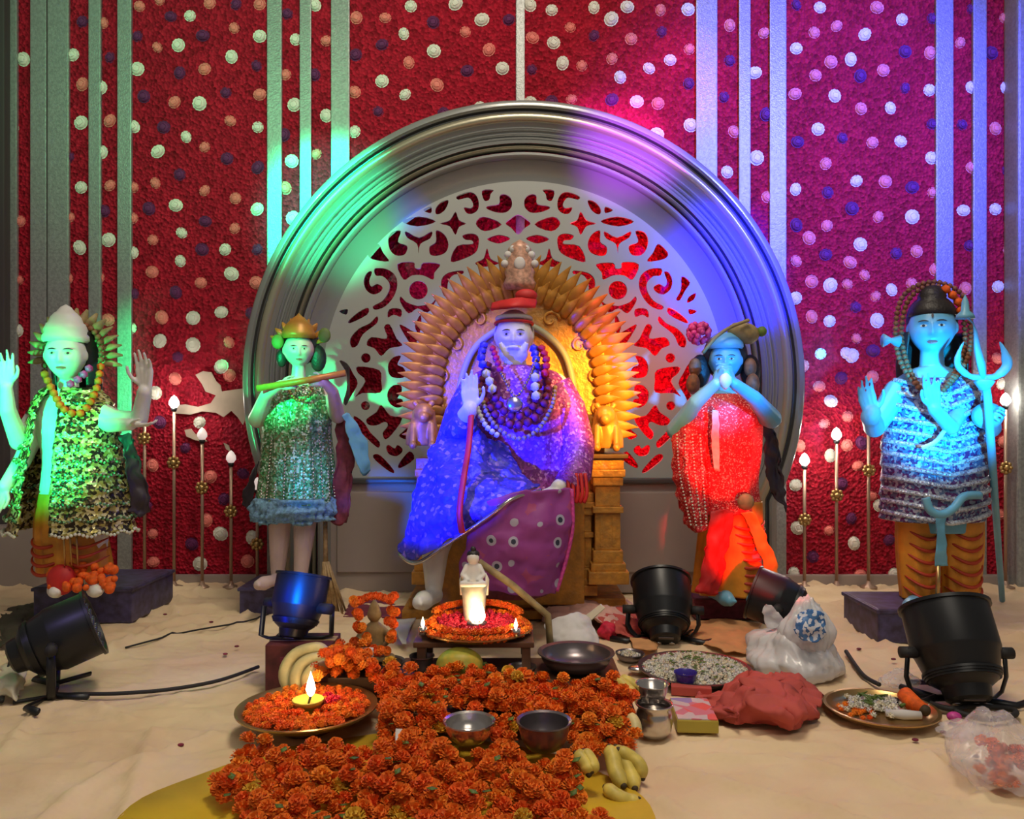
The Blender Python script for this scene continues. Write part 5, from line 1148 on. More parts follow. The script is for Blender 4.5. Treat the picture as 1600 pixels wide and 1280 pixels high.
while y < 2.1:
    x = -.62 + (row % 2) * sp / 2
    while x < .45:
        xx = x + rnd.uniform(-.006, .006); yy = y + rnd.uniform(-.006, .006)
        z = .010 + .030 * max(0, min(1, (yy - 1.25) / .3)) + .028 * max(0, min(1, (yy - 1.60) / .09)) + .012 * noise.noise(Vector((xx * 7, yy * 7, 1)))
        a = project((xx, yy, z + .02)); zm = ZB + .012 + .016 * noise.noise(Vector((xx * 6, yy * 6, 5)))
        c = project((xx, yy, zm + .02))
        if not excl(xx, yy):
            if yy > 1.70 and inside(*c, mid): spots.append((xx, yy, zm))
            elif yy <= 1.70 and (inside(*a, front) or inside(*a, mid)): spots.append((xx, yy, max(.008, z)))
        x += sp
    y += sp * .86; row += 1
NB = [(900, 1172), (950, 1160), (1010, 1165), (1015, 1262), (925, 1258), (900, 1215)]
spots = [s_ for s_ in spots if not inside(*project((s_[0], s_[1], s_[2] + .02)), NB)]
base_n = len(spots)
for x_, y_, z_ in list(spots):
    if rnd.random() < .34:
        q = (x_ + rnd.uniform(-.016, .016), y_ + rnd.uniform(-.012, .012), z_ + rnd.uniform(.018, .026))
        if not excl(q[0], q[1]) and not inside(*project((q[0], q[1], q[2] + .02)), NB): spots.append(q)
spots.sort(key=lambda s: s[1])
mgm = [];
for k in range(6):
    bb = blossom_bm(0, .0185, 46, k + 1); me = mesh_of(bb, MG[(0, 1, 0, 2, 0, 3)[k]]); me.name = 'marigold'; mgm.append(me)
def pick(): 
    v = rnd.random(); return 0 if v < .3 else 1 if v < .52 else 2 if v < .72 else 3 if v < .84 else 4 if v < .975 else 5
placed = 0; rest = []
for x_, y_, z_ in spots:
    px, py = project((x_, y_, z_ + .02)); k = pick(); s = rnd.uniform(.85, 1.12); e = (rnd.uniform(-.4, .3), rnd.uniform(-.35, .35), rnd.uniform(0, 6))
    if placed < 300 and py < 1285:
        o = bpy.data.objects.new('marigold', mgm[k]); C.objects.link(o); o.location = (x_, y_, z_); o.rotation_euler = e; o.scale = (s, s, s)
        kind_ = ('orange', 'deep reddish-orange', 'orange', 'light orange', 'orange', 'yellow-gold')[k]; place_ = 'at the left end of the front heap' if px < 520 else 'in the front heap left of the steel bowl' if px < 690 else 'in front of the two steel bowls' if px < 860 else 'at the right end of the heap by the bananas'
        depth_ = ', lowest rows' if py > 1215 else ', upper rows'
        tag(o, kind_ + ' marigold blossom ' + place_ + depth_, 'flower', kind_ + ' marigolds ' + place_ + depth_); placed += 1
    else: rest.append((x_, y_, z_, k, s, e))
from mathutils import Euler
def merged(name, items, meshes, mats, parent=None):
    """many small blossoms joined as one mesh"""
    verts, faces, mi = [], [], []; ul = []
    for me in meshes:
        if me.materials[0] not in ul: ul.append(me.materials[0])
    cache = [([v.co.copy() for v in me.vertices], [tuple(p.vertices) for p in me.polygons], ul.index(me.materials[0])) for me in meshes]
    for x_, y_, z_, k, s, e in items:
        m = Matrix.Translation((x_, y_, z_)) @ Euler(e).to_matrix().to_4x4() @ Matrix.Scale(s, 4); vs_, fs_, mm = cache[k]; o = len(verts)
        verts += [m @ v for v in vs_]; faces += [tuple(i + o for i in f) for f in fs_]; mi += [mm] * len(fs_)
    off = absloc(parent) if parent else Vector((sum(i[0] for i in items) / len(items), sum(i[1] for i in items) / len(items), min(i[2] for i in items)))
    me = bpy.data.meshes.new(name); me.from_pydata([v - off for v in verts], [], faces)
    for m_ in ul: me.materials.append(m_)
    me.polygons.foreach_set('material_index', mi); me.shade_smooth()
    o = bpy.data.objects.new(name, me); C.objects.link(o)
    if parent: o.parent = parent
    else: o.location = off
    return o
tag(merged('marigold_heap', rest, mgm, MG), 'mass of orange marigolds filling the back of the heap', 'flowers', kind='stuff')
# leaves between the flowers
b = bmesh.new()
for k in range(70):
    x_, y_, z_ = spots[rnd.randrange(len(spots))]; a = rnd.uniform(0, 6.28); d = Vector((math.cos(a), math.sin(a), rnd.uniform(-.2, .4))) * .02; s_ = Vector((-math.sin(a), math.cos(a), 0)) * .007; p = Vector((x_ + .014, y_ - .01, z_ + .018))
    b.faces.new([b.verts.new(v) for v in (p, p + d * .5 + s_, p + d, p + d * .5 - s_)])
solid(b, .001); tag(build('loose_leaves', b, M['green_leaf']), 'green leaf scraps mixed in among the marigolds', 'leaves', kind='stuff')

def dish(name, c, r, h, m, label, cat='plate', rim=.006, parent=None):
    rt_ = root(name, c, label, cat); b = bmesh.new()
    lathe(b, c, [(0, 0), (r * .84, 0), (r * .93, h * .35), (r, h), (r + rim, h + .001), (r + rim, h + .004), (r - .002, h + .004), (r * .90, h * .4 + .003), (r * .82, .004), (0, .004)], 56)
    build('dish', b, m, rt_, auto=40); return rt_
def bowl(c, r, h, m, label, foot=True):
    rt_ = root('bowl', c, label, 'bowl'); b = bmesh.new()
    lathe(b, c, [(0, 0), (r * .45, 0), (r * .62, h * .08), (r * .85, h * .35), (r * .95, h * .7), (r * .97, h * .96), (r * 1.06, h), (r * 1.05, h + .003), (r * .94, h), (r * .90, h * .7), (r * .8, h * .38), (r * .55, h * .12), (0, h * .1)], 40)
    build('shell', b, m, rt_, auto=45); return rt_
# brass plate with diya, left
P1.z = .036
b = bmesh.new(); lathe(b, (P1.x, P1.y, .004), [(0, 0), (.06, 0), (.06, .006), (.045, .012), (.045, .022), (.055, .030), (0, .030)], 32)
tag(build('plate_stand', b, M['wood']), 'small round stand under the left flower plate', 'stand')
pl = dish('brass_plate', P1, .150, .016, M['brass'], 'round brass plate full of marigolds with a lit oil lamp, left of the heap')
smm = []
for k in range(3):
    me = mesh_of(blossom_bm(0, .0115, 30, 20 + k), MG[(0, 1, 2)[k]]); me.name = 'small_marigold'; smm.append(me)
its = []
for k in range(170):
    a = k * 2.39996; r_ = .132 * math.sqrt((k + 2) / 172)
    if r_ < .04: continue
    its.append((P1.x + r_ * math.cos(a), P1.y + r_ * math.sin(a), P1.z + .005 + rnd.uniform(0, .012), rnd.randrange(3), rnd.uniform(.85, 1.15), (rnd.uniform(-.4, .4), rnd.uniform(-.4, .4), 0)))
tag(merged('plate_marigolds', its, smm, MG), 'small marigold heads ringed on the left brass plate', 'flowers', kind='stuff')
dz = P1 + Vector((.002, .0, .005)); rt = root('oil_lamp', dz, 'small brass oil lamp burning on the left flower plate', 'lamp')
b = bmesh.new(); lathe(b, dz, [(0, 0), (.018, 0), (.014, .008), (.030, .018), (.036, .028), (.034, .030), (.026, .020), (0, .016)], 28); build('lamp_bowl', b, M['packet_y'], rt)
b = bmesh.new(); tube(b, [dz + Vector((0, 0, .015)), dz + Vector((.006, 0, .036))], .003, 6); build('wick', b, M['ink'], rt); flame(rt, dz + Vector((.006, 0, .034)), .058, .9)
# red petals spill on plate
its = [(P1.x + .05 + rnd.uniform(-.02, .02), P1.y + .03 + rnd.uniform(-.02, .02), P1.z + .02, 0, 1, (0, 0, k)) for k in range(8)]
rdm = [mesh_of(blossom_bm(0, .012, 30, 40), M['red_fl'])]; tag(merged('red_flowers', its, rdm, None), 'few red flowers on the left plate beside the oil lamp', 'flowers', kind='stuff')

# low table with main plate
tb = root('low_table', (-.095, 2.08, ZB), 'low dark stool carrying the main flower plate', 'stool')
b = bmesh.new(); box(b, (-.095, 2.08, .140), (.30, .20, .014), .003); build('top', b, M['wood'], tb, smooth=False)
for sx in (-1, 1):
    for sy in (-1, 1):
        b = bmesh.new(); box(b, (-.095 + sx * .13, 2.08 + sy * .085, (.134 + ZB) / 2), (.022, .022, .134 - ZB), .002); build('leg', b, M['wood'], tb, smooth=False)
P2 = Vector((-.092, 2.07, .148)); dish('main_plate', P2, .137, .012, M['brass'], 'large round plate ringed with marigolds on the dark stool in the middle')
its = []
for k in range(46):
    a = 2 * math.pi * k / 46
    for q in range(2): its.append((P2.x + (.132 - .018 * q) * math.cos(a + q * .07), P2.y + (.128 - .018 * q) * math.sin(a + q * .07), P2.z + .010 + .013 * q, rnd.randrange(3), 1.15, (rnd.uniform(-.4, .4), rnd.uniform(-.4, .4), 0)))
for k in range(40):
    a = R(20 + 140 * k / 40); its.append((P2.x + .118 * math.cos(a), P2.y + .11 * math.sin(a), P2.z + .034 + .012 * math.sin(a), rnd.randrange(3), 1.2, (0, 0, k)))
tag(merged('marigold_ring', its, smm, MG), 'ring of orange marigolds around the main plate', 'flowers', kind='stuff')
its = []
for k in range(110):
    a = k * 2.39996; r_ = .100 * math.sqrt((k + 1) / 110); 
    if r_ < .02: continue
    its.append((P2.x + r_ * math.cos(a), P2.y + r_ * .95 * math.sin(a), P2.z + .006 + .018 * (r_ / .1) + rnd.uniform(0, .006), 0, rnd.uniform(.7, 1), (rnd.uniform(-.5, .5), rnd.uniform(-.5, .5), k)))
tag(merged('red_petals', its, [mesh_of(blossom_bm(0, .012, 26, 41), M['red_fl'])], None), 'crimson rose petals piled inside the marigold ring', 'petals', kind='stuff')
c = P2 + Vector((.002, -.02, .012)); rt = root('oil_lamp', c, 'bright burning lamp in the middle of the main flower plate', 'lamp')
b = bmesh.new(); lathe(b, c, [(0, 0), (.02, 0), (.016, .006), (.024, .012), (.026, .020), (0, .018)], 24); build('lamp_bowl', b, M['steel_dark'], rt); flame(rt, c + Vector((0, 0, .018)), .062, .7); flame(rt, c + Vector((.012, .004, .018)), .052, .2); flame(rt, c + Vector((-.011, .004, .018)), .048, .2)
for px, py, lb in ((660, 982, 'small tea light burning at the left rim of the main plate'), (806, 988, 'small tea light burning at the right rim of the main plate')):
    c = W(px, py + 10, 2.0); c.z = .160; s_ = -1 if px < 700 else 1
    c = Vector((W(px, 0, 1.99).x, 2.0 if s_ < 0 else 1.985, .175)); rt = root('tea_light', c, lb, 'candle')
    b = bmesh.new(); lathe(b, c, [(0, -.012), (.011, -.012), (.012, .006), (0, .006)], 18); build('cup', b, M['steel'], rt); flame(rt, c + Vector((0, 0, .005)), .026, .25)
# idol group behind the flame: white figurine on a pale cup
c = Vector((W(741, 0, 2.12).x, 2.12, .175)); rt = root('white_cup', c, 'pale yellow-white cup standing behind the flame on the main plate', 'cup')
b = bmesh.new(); lathe(b, c, [(0, -.02), (.030, -.02), (.028, .0), (.031, .05), (.036, .085), (.034, .085), (.028, .05), (0, .045)], 28); build('shell', b, M['white_fl'], rt)
for s_ in (-1, 1):
    b = bmesh.new(); tube(b, [c + Vector((s_ * .030, 0, .06)), c + Vector((s_ * .034, 0, .10)), c + Vector((s_ * .030, 0, .118))], [.008, .006, .001], 8); build('leaf_tip', b, M['white_fl'], rt)
c = c + Vector((-.003, 0, .088)); rt = root('figurine', c, 'tiny white seated figurine with black top, above the main lamp flame', 'figurine')
b = bmesh.new(); px, py = project(c); torso(b, [(px, py + 4, 2.12, 15, 12), (px, py - 4, 2.12, 17, 13), (px, py - 18, 2.12, 13, 10), (px, py - 28, 2.12, 10, 8), (px, py - 36, 2.12, 5, 5)]); sphere(b, c + Vector((0, 0, .068)), .017, 12, 10)
for s_ in (-1, 1): limb(b, [(px + s_ * 10, py - 28, 2.12, 4), (px + s_ * 17, py - 14, 2.11, 3.5), (px + s_ * 9, py - 6, 2.10, 3)]); limb(b, [(px + s_ * 6, py - 2, 2.12, 6), (px + s_ * 17, py, 2.09, 5), (px, py + 1, 2.08, 4)])
build('body', remeshed(b, .0022, 2), M['marble'], rt)
b = bmesh.new(); sphere(b, c + Vector((0, .004, .078)), .0165, 12, 8, (1.05, 1, .8)); sphere(b, c + Vector((0, 0, .092)), .008, 8, 6); build('hair', b, M['hair'], rt)
# large tray leaning behind the plate
c = Vector((-.075, 2.27, .135)); q = Matrix.Rotation(R(62), 4, 'X') @ Matrix.Rotation(R(0), 4, 'Y'); 
b = bmesh.new(); tube(b, [W(748, 878, 2.20), W(800, 914, 2.19), W(856, 962, 2.17), W(862, 1035, 2.16)], .010, 10); tag(build('stick', b, M['olive']), 'pale wooden stick slanting down to the right behind the main plate', 'stick')
# melon under the table edge
c = Vector((W(718, 0, 1.94).x, 1.95, ZB + .034)); rt = root('green_coconut', c - Vector((0, 0, .03)), 'green and yellow round fruit under the front of the main plate', 'fruit')
b = bmesh.new(); sphere(b, c, .050, 28, 18, (1.12, .9, .85)); 
for v in b.verts:
    d = (v.co - c); a = math.atan2(d.z, d.y); v.co += d.normalized() * .0018 * math.cos(8 * a)
build('rind', b, M['coconut'], rt); b = bmesh.new(); tube(b, [c + Vector((.052, 0, 0)), c + Vector((.066, -.004, .006))], [.007, .004], 8); build('stalk', b, M['green_leaf'], rt)
bowl(Vector((W(822, 0, 1.98).x - .01, 1.975, ZB)), .034, .022, M['steel'], 'small flat steel bowl under the right side of the main plate')
bowl(Vector((W(600, 0, 2.0).x, 2.0, ZB + .001)), .050, .026, M['steel_dark'], 'dark shallow bowl in front of the garlanded figurines')
bowl(Vector((W(662, 0, 2.04).x, 2.0, ZB + .001)), .030, .04, M['steel_dark'], 'dark little bowl left of the round green fruit')
bowl(Vector((W(733, 0, 1.60).x, 1.60, .055)), .050, .040, M['steel'], 'bright steel bowl sunk in the middle of the marigold heap')
b2 = bowl(Vector((W(850, 0, 1.58).x, 1.58, .048)), .052, .055, M['steel_dark'], 'dark deep steel bowl in the marigolds, right of the bright one')
bk = Vector((W(900, 0, 2.02).x, 2.02, .066)); b2 = bowl(bk, .092, .045, M['steel_dark'], 'wide dark pan with a bright rim beside the white cloth bag')
# white triangular paper
b = bmesh.new(); patch(b, [[W(618, 1140, 1.62), W(628, 1140, 1.62)], [W(618, 1162, 1.58), W(646, 1158, 1.6)]], 4, .002, 20, 1); tag(build('paper_scrap', b, M['whitecloth']), 'white folded paper scrap among the marigolds left of the steel bowl', 'paper')
# garlanded figurines
c = Vector((W(585, 0, 2.08).x, 2.08, .07)); rt = root('figurine', c, 'small green-gold deity figurine framed by marigold garlands, left of the main plate', 'figurine')
b = bmesh.new(); px, py = project(c); torso(b, [(px, py, 2.08, 20, 18), (px, py - 14, 2.08, 22, 16), (px, py - 34, 2.08, 16, 12), (px, py - 52, 2.08, 17, 11), (px, py - 62, 2.08, 6, 6)]); sphere(b, c + Vector((0, 0, .122)), .019, 14, 10)
lathe(b, c + Vector((0, 0, .134)), [(0, 0), (.016, 0), (.012, .012), (.006, .022), (0, .03)], 14)
for s_ in (-1, 1): limb(b, [(px + s_ * 15, py - 50, 2.08, 5), (px + s_ * 26, py - 36, 2.07, 4.5), (px + s_ * 16, py - 26, 2.05, 4)]); limb(b, [(px + s_ * 8, py - 8, 2.08, 8), (px + s_ * 26, py - 6, 2.04, 7), (px, py - 4, 2.02, 5)])
build('body', remeshed(b, .0026, 2), M['olive'], rt)
b = bmesh.new(); lathe(b, c + Vector((0, 0, -.006)), [(0, 0), (.045, 0), (.048, .01), (.04, .016), (0, .016)], 24); build('base', b, M['wood'], rt)
its = []
for s_, pts in ((-1, [(556, 940), (560, 960), (564, 980), (572, 1000), (584, 1018)]), (1, [(612, 936), (614, 955), (610, 975), (612, 995), (600, 1015), (588, 1020)])):
    for k, (a, c2) in enumerate(pts):
        for q in range(3): p = W(a + rnd.uniform(-6, 6), c2 + rnd.uniform(-5, 5), 2.03 + rnd.uniform(-.01, .02)); its.append((p.x, p.y, p.z, rnd.randrange(3), 1.15, (R(60), rnd.uniform(-.5, .5), 0)))
for a in range(566, 606, 7): p = W(a, 938 - 6 * math.sin((a - 566) / 40 * 3.1), 2.06); its.append((p.x, p.y, p.z, 1, 1, (R(60), 0, 0)))
tag(merged('garland', its, smm, MG), 'marigold garland looped around the small figurine', 'garland')
b = bmesh.new(); box(b, W(572, 1016, 2.00) + Vector((0, 0, -.012)), (.034, .03, .03), .003); tag(build('sugar_block', b, M['whitecloth']), 'small white block at the foot of the garlanded figurine', 'box')
b = bmesh.new(); patch(b, [[F(612, 968, .01), F(650, 966, .01)], [F(618, 984, .04), F(640, 984, .03)], [F(628, 1006, .02), F(634, 1006, .02)]], 6, .004, 22, 2); tag(build('folded_napkin', b, M['whitecloth']), 'white folded napkin between the figurine and the main plate', 'cloth')
# garland cluster at the left back
its = []
for k in range(70): p = Vector((W(540, 0, 2.0).x + rnd.gauss(0, .032), 1.97 + rnd.gauss(0, .035), ZB + rnd.uniform(.01, .07))); its.append((p.x, p.y, p.z, rnd.randrange(3), 1.3, (rnd.uniform(0, 1.2), rnd.uniform(-.6, .6), 0)))
tag(merged('marigold_bundle', its, smm, MG), 'bundled marigold garland beside the pale bananas', 'garland', kind='stuff')

def bunch(loc, items, m, label):
    rt_ = root('banana_bunch', loc, label, 'bananas'); 
    for pts, r_ in items:
        P_ = catmull(pts, 5); n_ = len(P_); b = bmesh.new()
        tube(b, P_, [r_ * (.35 + .65 * min(1, math.sin(math.pi * (.06 + .90 * i / (n_ - 1))) * 1.7)) for i in range(n_)], 7); o = build('banana', b, m, rt_)
        for e_, d_ in ((0, 1), (-1, -2)):
            bb = bmesh.new(); sphere(bb, P_[e_], r_ * .42, 8, 6); build('tip', bb, M['tip'], o)
    return rt_
def wz(px, py, Y): return W(px, py, Y)
Yb = 1.985
bunch(wz(470, 1075, Yb), [([wz(452, 1082, Yb - .02), wz(446, 1050, Yb), wz(462, 1024, Yb + .02), wz(494, 1014, Yb + .03), wz(514, 1022, Yb + .03)], .017),
    ([wz(466, 1084, Yb - .04), wz(462, 1058, Yb - .03), wz(474, 1038, Yb - .01), wz(496, 1030, Yb), wz(514, 1030, Yb + .01)], .017),
    ([wz(480, 1080, Yb - .05), wz(480, 1060, Yb - .05), wz(490, 1046, Yb - .04), wz(505, 1040, Yb - .02), wz(514, 1036, Yb)], .015)], M['banana_pale'], 'bunch of pale bananas curling behind the left brass plate')
bunch(wz(970, 1240, 1.52), [([wz(952, 1168, 1.56), wz(958, 1186, 1.54), wz(962, 1206, 1.52), wz(974, 1228, 1.49)], .016), ([wz(962, 1168, 1.57), wz(976, 1190, 1.55), wz(986, 1212, 1.53), wz(992, 1232, 1.50)], .016),
    ([wz(966, 1172, 1.55), wz(984, 1182, 1.55), wz(1000, 1196, 1.54), wz(1004, 1216, 1.53)], .014), ([wz(946, 1230, 1.48), wz(964, 1244, 1.46), wz(984, 1252, 1.46), wz(998, 1250, 1.46)], .014)], M['banana'], 'bunch of yellow bananas at the right front corner of the heap')
bunch(wz(910, 1190, 1.5), [([wz(900, 1178, 1.5), wz(910, 1186, 1.49), wz(918, 1198, 1.48), wz(920, 1210, 1.47)], .015), ([wz(912, 1174, 1.5), wz(920, 1184, 1.49), wz(926, 1196, 1.48), wz(924, 1206, 1.47)], .013)], M['banana'], 'pair of small bananas left of the big yellow bunch')
bunch(wz(975, 1080, 1.85), [([wz(958, 1062, 1.88), wz(970, 1068, 1.86), wz(984, 1080, 1.84), wz(994, 1092, 1.82)], .014), ([wz(964, 1074, 1.84), wz(976, 1082, 1.83), wz(984, 1092, 1.82)], .014), ([wz(970, 1060, 1.88), wz(984, 1066, 1.87), wz(996, 1076, 1.86)], .013)], M['banana'], 'small banana bunch at the right back of the heap')
bunch(wz(930, 1096, 1.8), [([wz(914, 1092, 1.80), wz(928, 1090, 1.80), wz(944, 1094, 1.79), wz(960, 1104, 1.78)], .012)], M['banana_pale'], 'single pale banana lying on the rear marigolds')
b = bmesh.new(); tube(b, [W(866, 1066, 1.90), W(910, 1088, 1.82), W(950, 1112, 1.76)], .006, 8); tag(build('incense_stick', b, M['wood']), 'dark stick lying across the rear marigolds', 'stick')
bunch(wz(990, 1140, 1.64), [([wz(984, 1118, 1.68), wz(992, 1132, 1.66), wz(994, 1150, 1.64)], .013)], M['banana_pale'], 'single banana on the right edge of the heap, above the big bunch')
# cups beside the plate left rim: steel pot right
c = F(1027, 1160); c.y += .04; rt = root('steel_pot', c, 'small round steel pot with a flared rim, right of the marigolds', 'pot')
b = bmesh.new(); k_ = c.y / 1250; lathe(b, c, [(0, .0), (20 * k_, 0), (26 * k_, 8 * k_), (29 * k_, 22 * k_), (27 * k_, 36 * k_), (24 * k_, 42 * k_), (29 * k_, 48 * k_), (30 * k_, 50 * k_), (27 * k_, 50 * k_), (22 * k_, 43 * k_), (25 * k_, 36 * k_), (26 * k_, 20 * k_), (18 * k_, 4 * k_), (0, 3 * k_)], 40); build('shell', b, M['steel'], rt)
c2 = c + Vector((0, .02, .083)); rt = root('steel_cup', c2 - Vector((0, 0, .012)), 'dark steel cup nested in the mouth of the round pot', 'cup')
b = bmesh.new(); lathe(b, c2, [(0, -.012), (.026, -.012), (.032, .006), (.036, .024), (.038, .025), (.034, .020), (.028, -.002), (0, -.008)], 32); build('shell', b, M['steel'], rt)
# printed packets
c = F(1094, 1146); b = bmesh.new(); rot = Matrix.Rotation(R(-4), 4, 'Z'); box(b, (c.x, c.y + .07, .014), (.092, .14, .028), .003, rot)
rt = root('packet', (c.x, c.y + .07, 0), 'flat yellow-sided packet with a pink and red printed top, right of the steel pot', 'packet'); build('carton', b, M['packet_y'], rt, smooth=False)
b = bmesh.new(); box(b, (c.x, c.y + .07, .0295), (.088, .135, .003), .001, rot); build('printed_top', b, M['paper_mag'], rt, smooth=False)
b = bmesh.new(); c = F(1080, 1086); box(b, (c.x, c.y, .012), (.10, .03, .022), .003, Matrix.Rotation(R(-10), 4, 'Z')); tag(build('red_packet', b, M['redcloth'], smooth=False), 'thin red packet lying behind the printed packet', 'packet')
# white flower tray
c = F(1086, 1050, .01); c.y += .0; pt = dish('flower_tray', Vector((c.x, c.y, .004)), .148, .016, M['steel_dark'], 'wide dark tray heaped with small white flowers')
wm = []
for k in range(3): me = mesh_of(blossom_bm(0, .0085, 14, 60 + k), (M['white_fl'], M['bone'], M['whitecloth'])[k]); me.name = 'white_blossom'; wm.append(me)
its = []
for k in range(420):
    a = k * 2.39996; r_ = .138 * math.sqrt((k + 1) / 420); its.append((c.x + r_ * math.cos(a), c.y + r_ * math.sin(a), .010 + .022 * (1 - (r_ / .14) ** 2) + rnd.uniform(0, .006), rnd.randrange(3), rnd.uniform(.9, 1.2), (rnd.uniform(-.5, .5), rnd.uniform(-.5, .5), k)))
tag(merged('white_flowers', its, wm, None), 'small white jasmine flowers heaped on the dark tray', 'flowers', kind='stuff')
b = bmesh.new()
for k in range(40): a = rnd.uniform(0, 6.28); r_ = rnd.uniform(0, .12); p = Vector((c.x + r_ * math.cos(a), c.y + r_ * math.sin(a), .022 + .022 * (1 - (r_ / .14) ** 2))); b.faces.new([b.verts.new(p + Vector(v)) for v in ((0, 0, .004), (.006, .003, .007), (.012, 0, .005), (.006, -.004, .004))])
solid(b, .001); tag(build('leaf_bits', b, M['green_leaf']), 'green bits scattered over the white flowers', 'leaves', kind='stuff')
c = F(1071, 1072, .01); bowl(Vector((c.x, c.y, .012)), .028, .032, M['purple_bowl'], 'small indigo bowl at the front edge of the white flower tray')
# clutter left of the tray
c = F(985, 1036); bowl(Vector((c.x, c.y + .01, .002)), .040, .022, M['steel_dark'], 'small dark bowl of seeds left of the white flower tray')
its = [(c.x + rnd.gauss(0, .013), c.y + .01 + rnd.gauss(0, .013), .02, rnd.randrange(3), .9, (0, 0, k)) for k in range(40)]; tag(merged('white_seeds', its, wm, None), 'pale seeds in the small dark bowl', 'seeds', kind='stuff')
c = F(998, 1052); b = bmesh.new(); sphere(b, (c.x, c.y, .012), .022, 14, 10, (1.4, 1, .5)); tag(build('crumpled_foil', b, M['steel']), 'crumpled foil wrapper left of the white flower tray', 'wrapper')
c = F(950, 1000); b = bmesh.new(); bmesh.ops.create_icosphere(b, subdivisions=4, radius=.03, matrix=Matrix.Translation((c.x, c.y, .028)))
for v in b.verts: v.co += (v.co - Vector((c.x, c.y, .028))) * .25 * noise.noise(v.co * 60)
tag(build('red_bundle', b, M['red_fl']), 'small crimson tied bundle right of the white cloth bag', 'bundle')
# cloths
def cloth(name, g, m, label, n=10, wob=.012, f=22, seed=1, cat='cloth', thick=.003):
    b = bmesh.new(); patch(b, g, n, wob, f, seed, thick)
    for v in b.verts: v.co.z = max(v.co.z, .003)
    return tag(build(name, b, m), label, cat)
cloth('white_bag', [[W(850, 976, 2.24), W(878, 962, 2.22), W(906, 958, 2.22), W(922, 968, 2.24)], [W(856, 996, 2.20), W(884, 990, 2.17), W(912, 988, 2.17), W(932, 994, 2.20)], [W(862, 1016, 2.18), W(890, 1014, 2.14), W(920, 1012, 2.14), W(940, 1018, 2.17)], [W(866, 1044, 2.16), W(890, 1050, 2.12), W(922, 1050, 2.12), W(950, 1040, 2.15)]], M['whitecloth'], 'white cloth bag propped behind the wide dark pan', wob=.010, seed=3, cat='bag')
cloth('pink_cloth', [[F(840, 942, .02), F(900, 936, .05), F(945, 936, .03), F(985, 942, .02)], [F(845, 955, .05), F(895, 950, .07), F(950, 952, .06), F(1000, 962, .02)], [F(855, 975, .02), F(900, 970, .05), F(955, 975, .05), F(1010, 990, .01)]], M['pinkcloth'], 'crumpled pale pink cloth between the throne and the white bag', wob=.03, f=18, seed=4)
cloth('red_scarf', [[F(920, 946, .03), F(960, 950, .04), F(990, 950, .02)], [F(935, 965, .06), F(968, 966, .05), F(1005, 968, .02)], [F(950, 985, .03), F(980, 990, .03), F(1030, 1000, .01)]], M['redcloth'], 'brick red scarf crumpled in front of the gilded arm post', wob=.03, f=20, seed=14)
cloth('cream_strip', [[W(908, 968, 2.3), W(940, 945, 2.3)], [W(920, 974, 2.26), W(946, 950, 2.26)]], M['bone'], 'cream paper corner sticking up behind the white bag', cat='paper', wob=.002)
cloth('tan_cloth', [[F(1068, 974, .01), F(1110, 968, .02), F(1150, 968, .02), F(1190, 974, .01)], [F(1072, 990, .012), F(1112, 990, .025), F(1150, 990, .02), F(1184, 992, .01)], [F(1100, 1008, .01), F(1130, 1014, .015), F(1155, 1020, .01), F(1176, 1018, .01)]], M['orangecloth'], 'folded tan-orange cloth on the sheet behind the white flower tray', wob=.01, seed=6)
cloth('tan_strip', [[F(985, 996, .02), F(1020, 1000, .02), F(1030, 1002, .01)], [F(990, 1012, .02), F(1010, 1016, .02), F(1026, 1014, .01)]], M['orangecloth'], 'small tan-orange cloth end left of the white flower tray', wob=.006, seed=7)
cloth('red_cloth', [[F(1096, 1084, .006), F(1130, 1082, .012), F(1160, 1056, .04), F(1200, 1050, .07), F(1240, 1060, .04), F(1276, 1082, .01)], [F(1098, 1096, .012), F(1136, 1100, .02), F(1170, 1080, .07), F(1205, 1082, .07), F(1245, 1084, .06), F(1282, 1096, .02)], [F(1110, 1108, .02), F(1142, 1116, .04), F(1180, 1104, .05), F(1212, 1110, .06), F(1244, 1108, .05), F(1276, 1110, .02)], [F(1120, 1120, .004), F(1150, 1124, .01), F(1186, 1122, .01), F(1226, 1134, .01), F(1244, 1132, .01), F(1270, 1122, .004)]], M['redcloth'], 'crumpled brick red cloth between the packet and the plastic bag', n=12, wob=.035, f=17, seed=8)
# plastic bags
def bag(name, c, s, m, label, seed, handles=True, amp=.30):
    rt_ = root(name, Vector((c[0], c[1], 0)), label, 'bag'); c = Vector(c); b = bmesh.new(); bmesh.ops.create_icosphere(b, subdivisions=5, radius=1)
    for v in b.verts:
        d = v.co.normalized(); k = 1 + amp * noise.noise(d * 1.7 + Vector((seed, 0, 0))) + .14 * abs(noise.noise(Vector((d.x * 5, d.y * 5, d.z * 1.6)) + Vector((0, seed, 0)))) + .02 * noise.noise(d * 12)
        top = max(0, d.z); v.co = Vector((d.x * s[0] * k * (1 - .45 * top), d.y * s[1] * k * (1 - .45 * top), d.z * s[2] * k)) + c; v.co.z = max(v.co.z, .004)
    build('film', b, m, rt_)
    if handles:
        for q in (-1, 1):
            b = bmesh.new(); t = c + Vector((q * s[0] * .3, 0, s[2] * .8)); patch(b, [[t + Vector((-.03, 0, 0)), t + Vector((.03, 0, 0))], [t + Vector((-.02 + q * .02, 0, .04)), t + Vector((.03 + q * .02, 0, .035))], [t + Vector((-.005 + q * .03, 0, .07)), t + Vector((.01 + q * .03, 0, .065))]], 8, .008, 40, seed, .001); build('handle', b, m, rt_)
    return rt_
c = F(1258, 1068); rt = bag('plastic_bag', (c.x, c.y + .10, .052), (.135, .12, .085), M['plastic'], 'milky white plastic bag with a blue print, in front of the tilted stage light', 3)
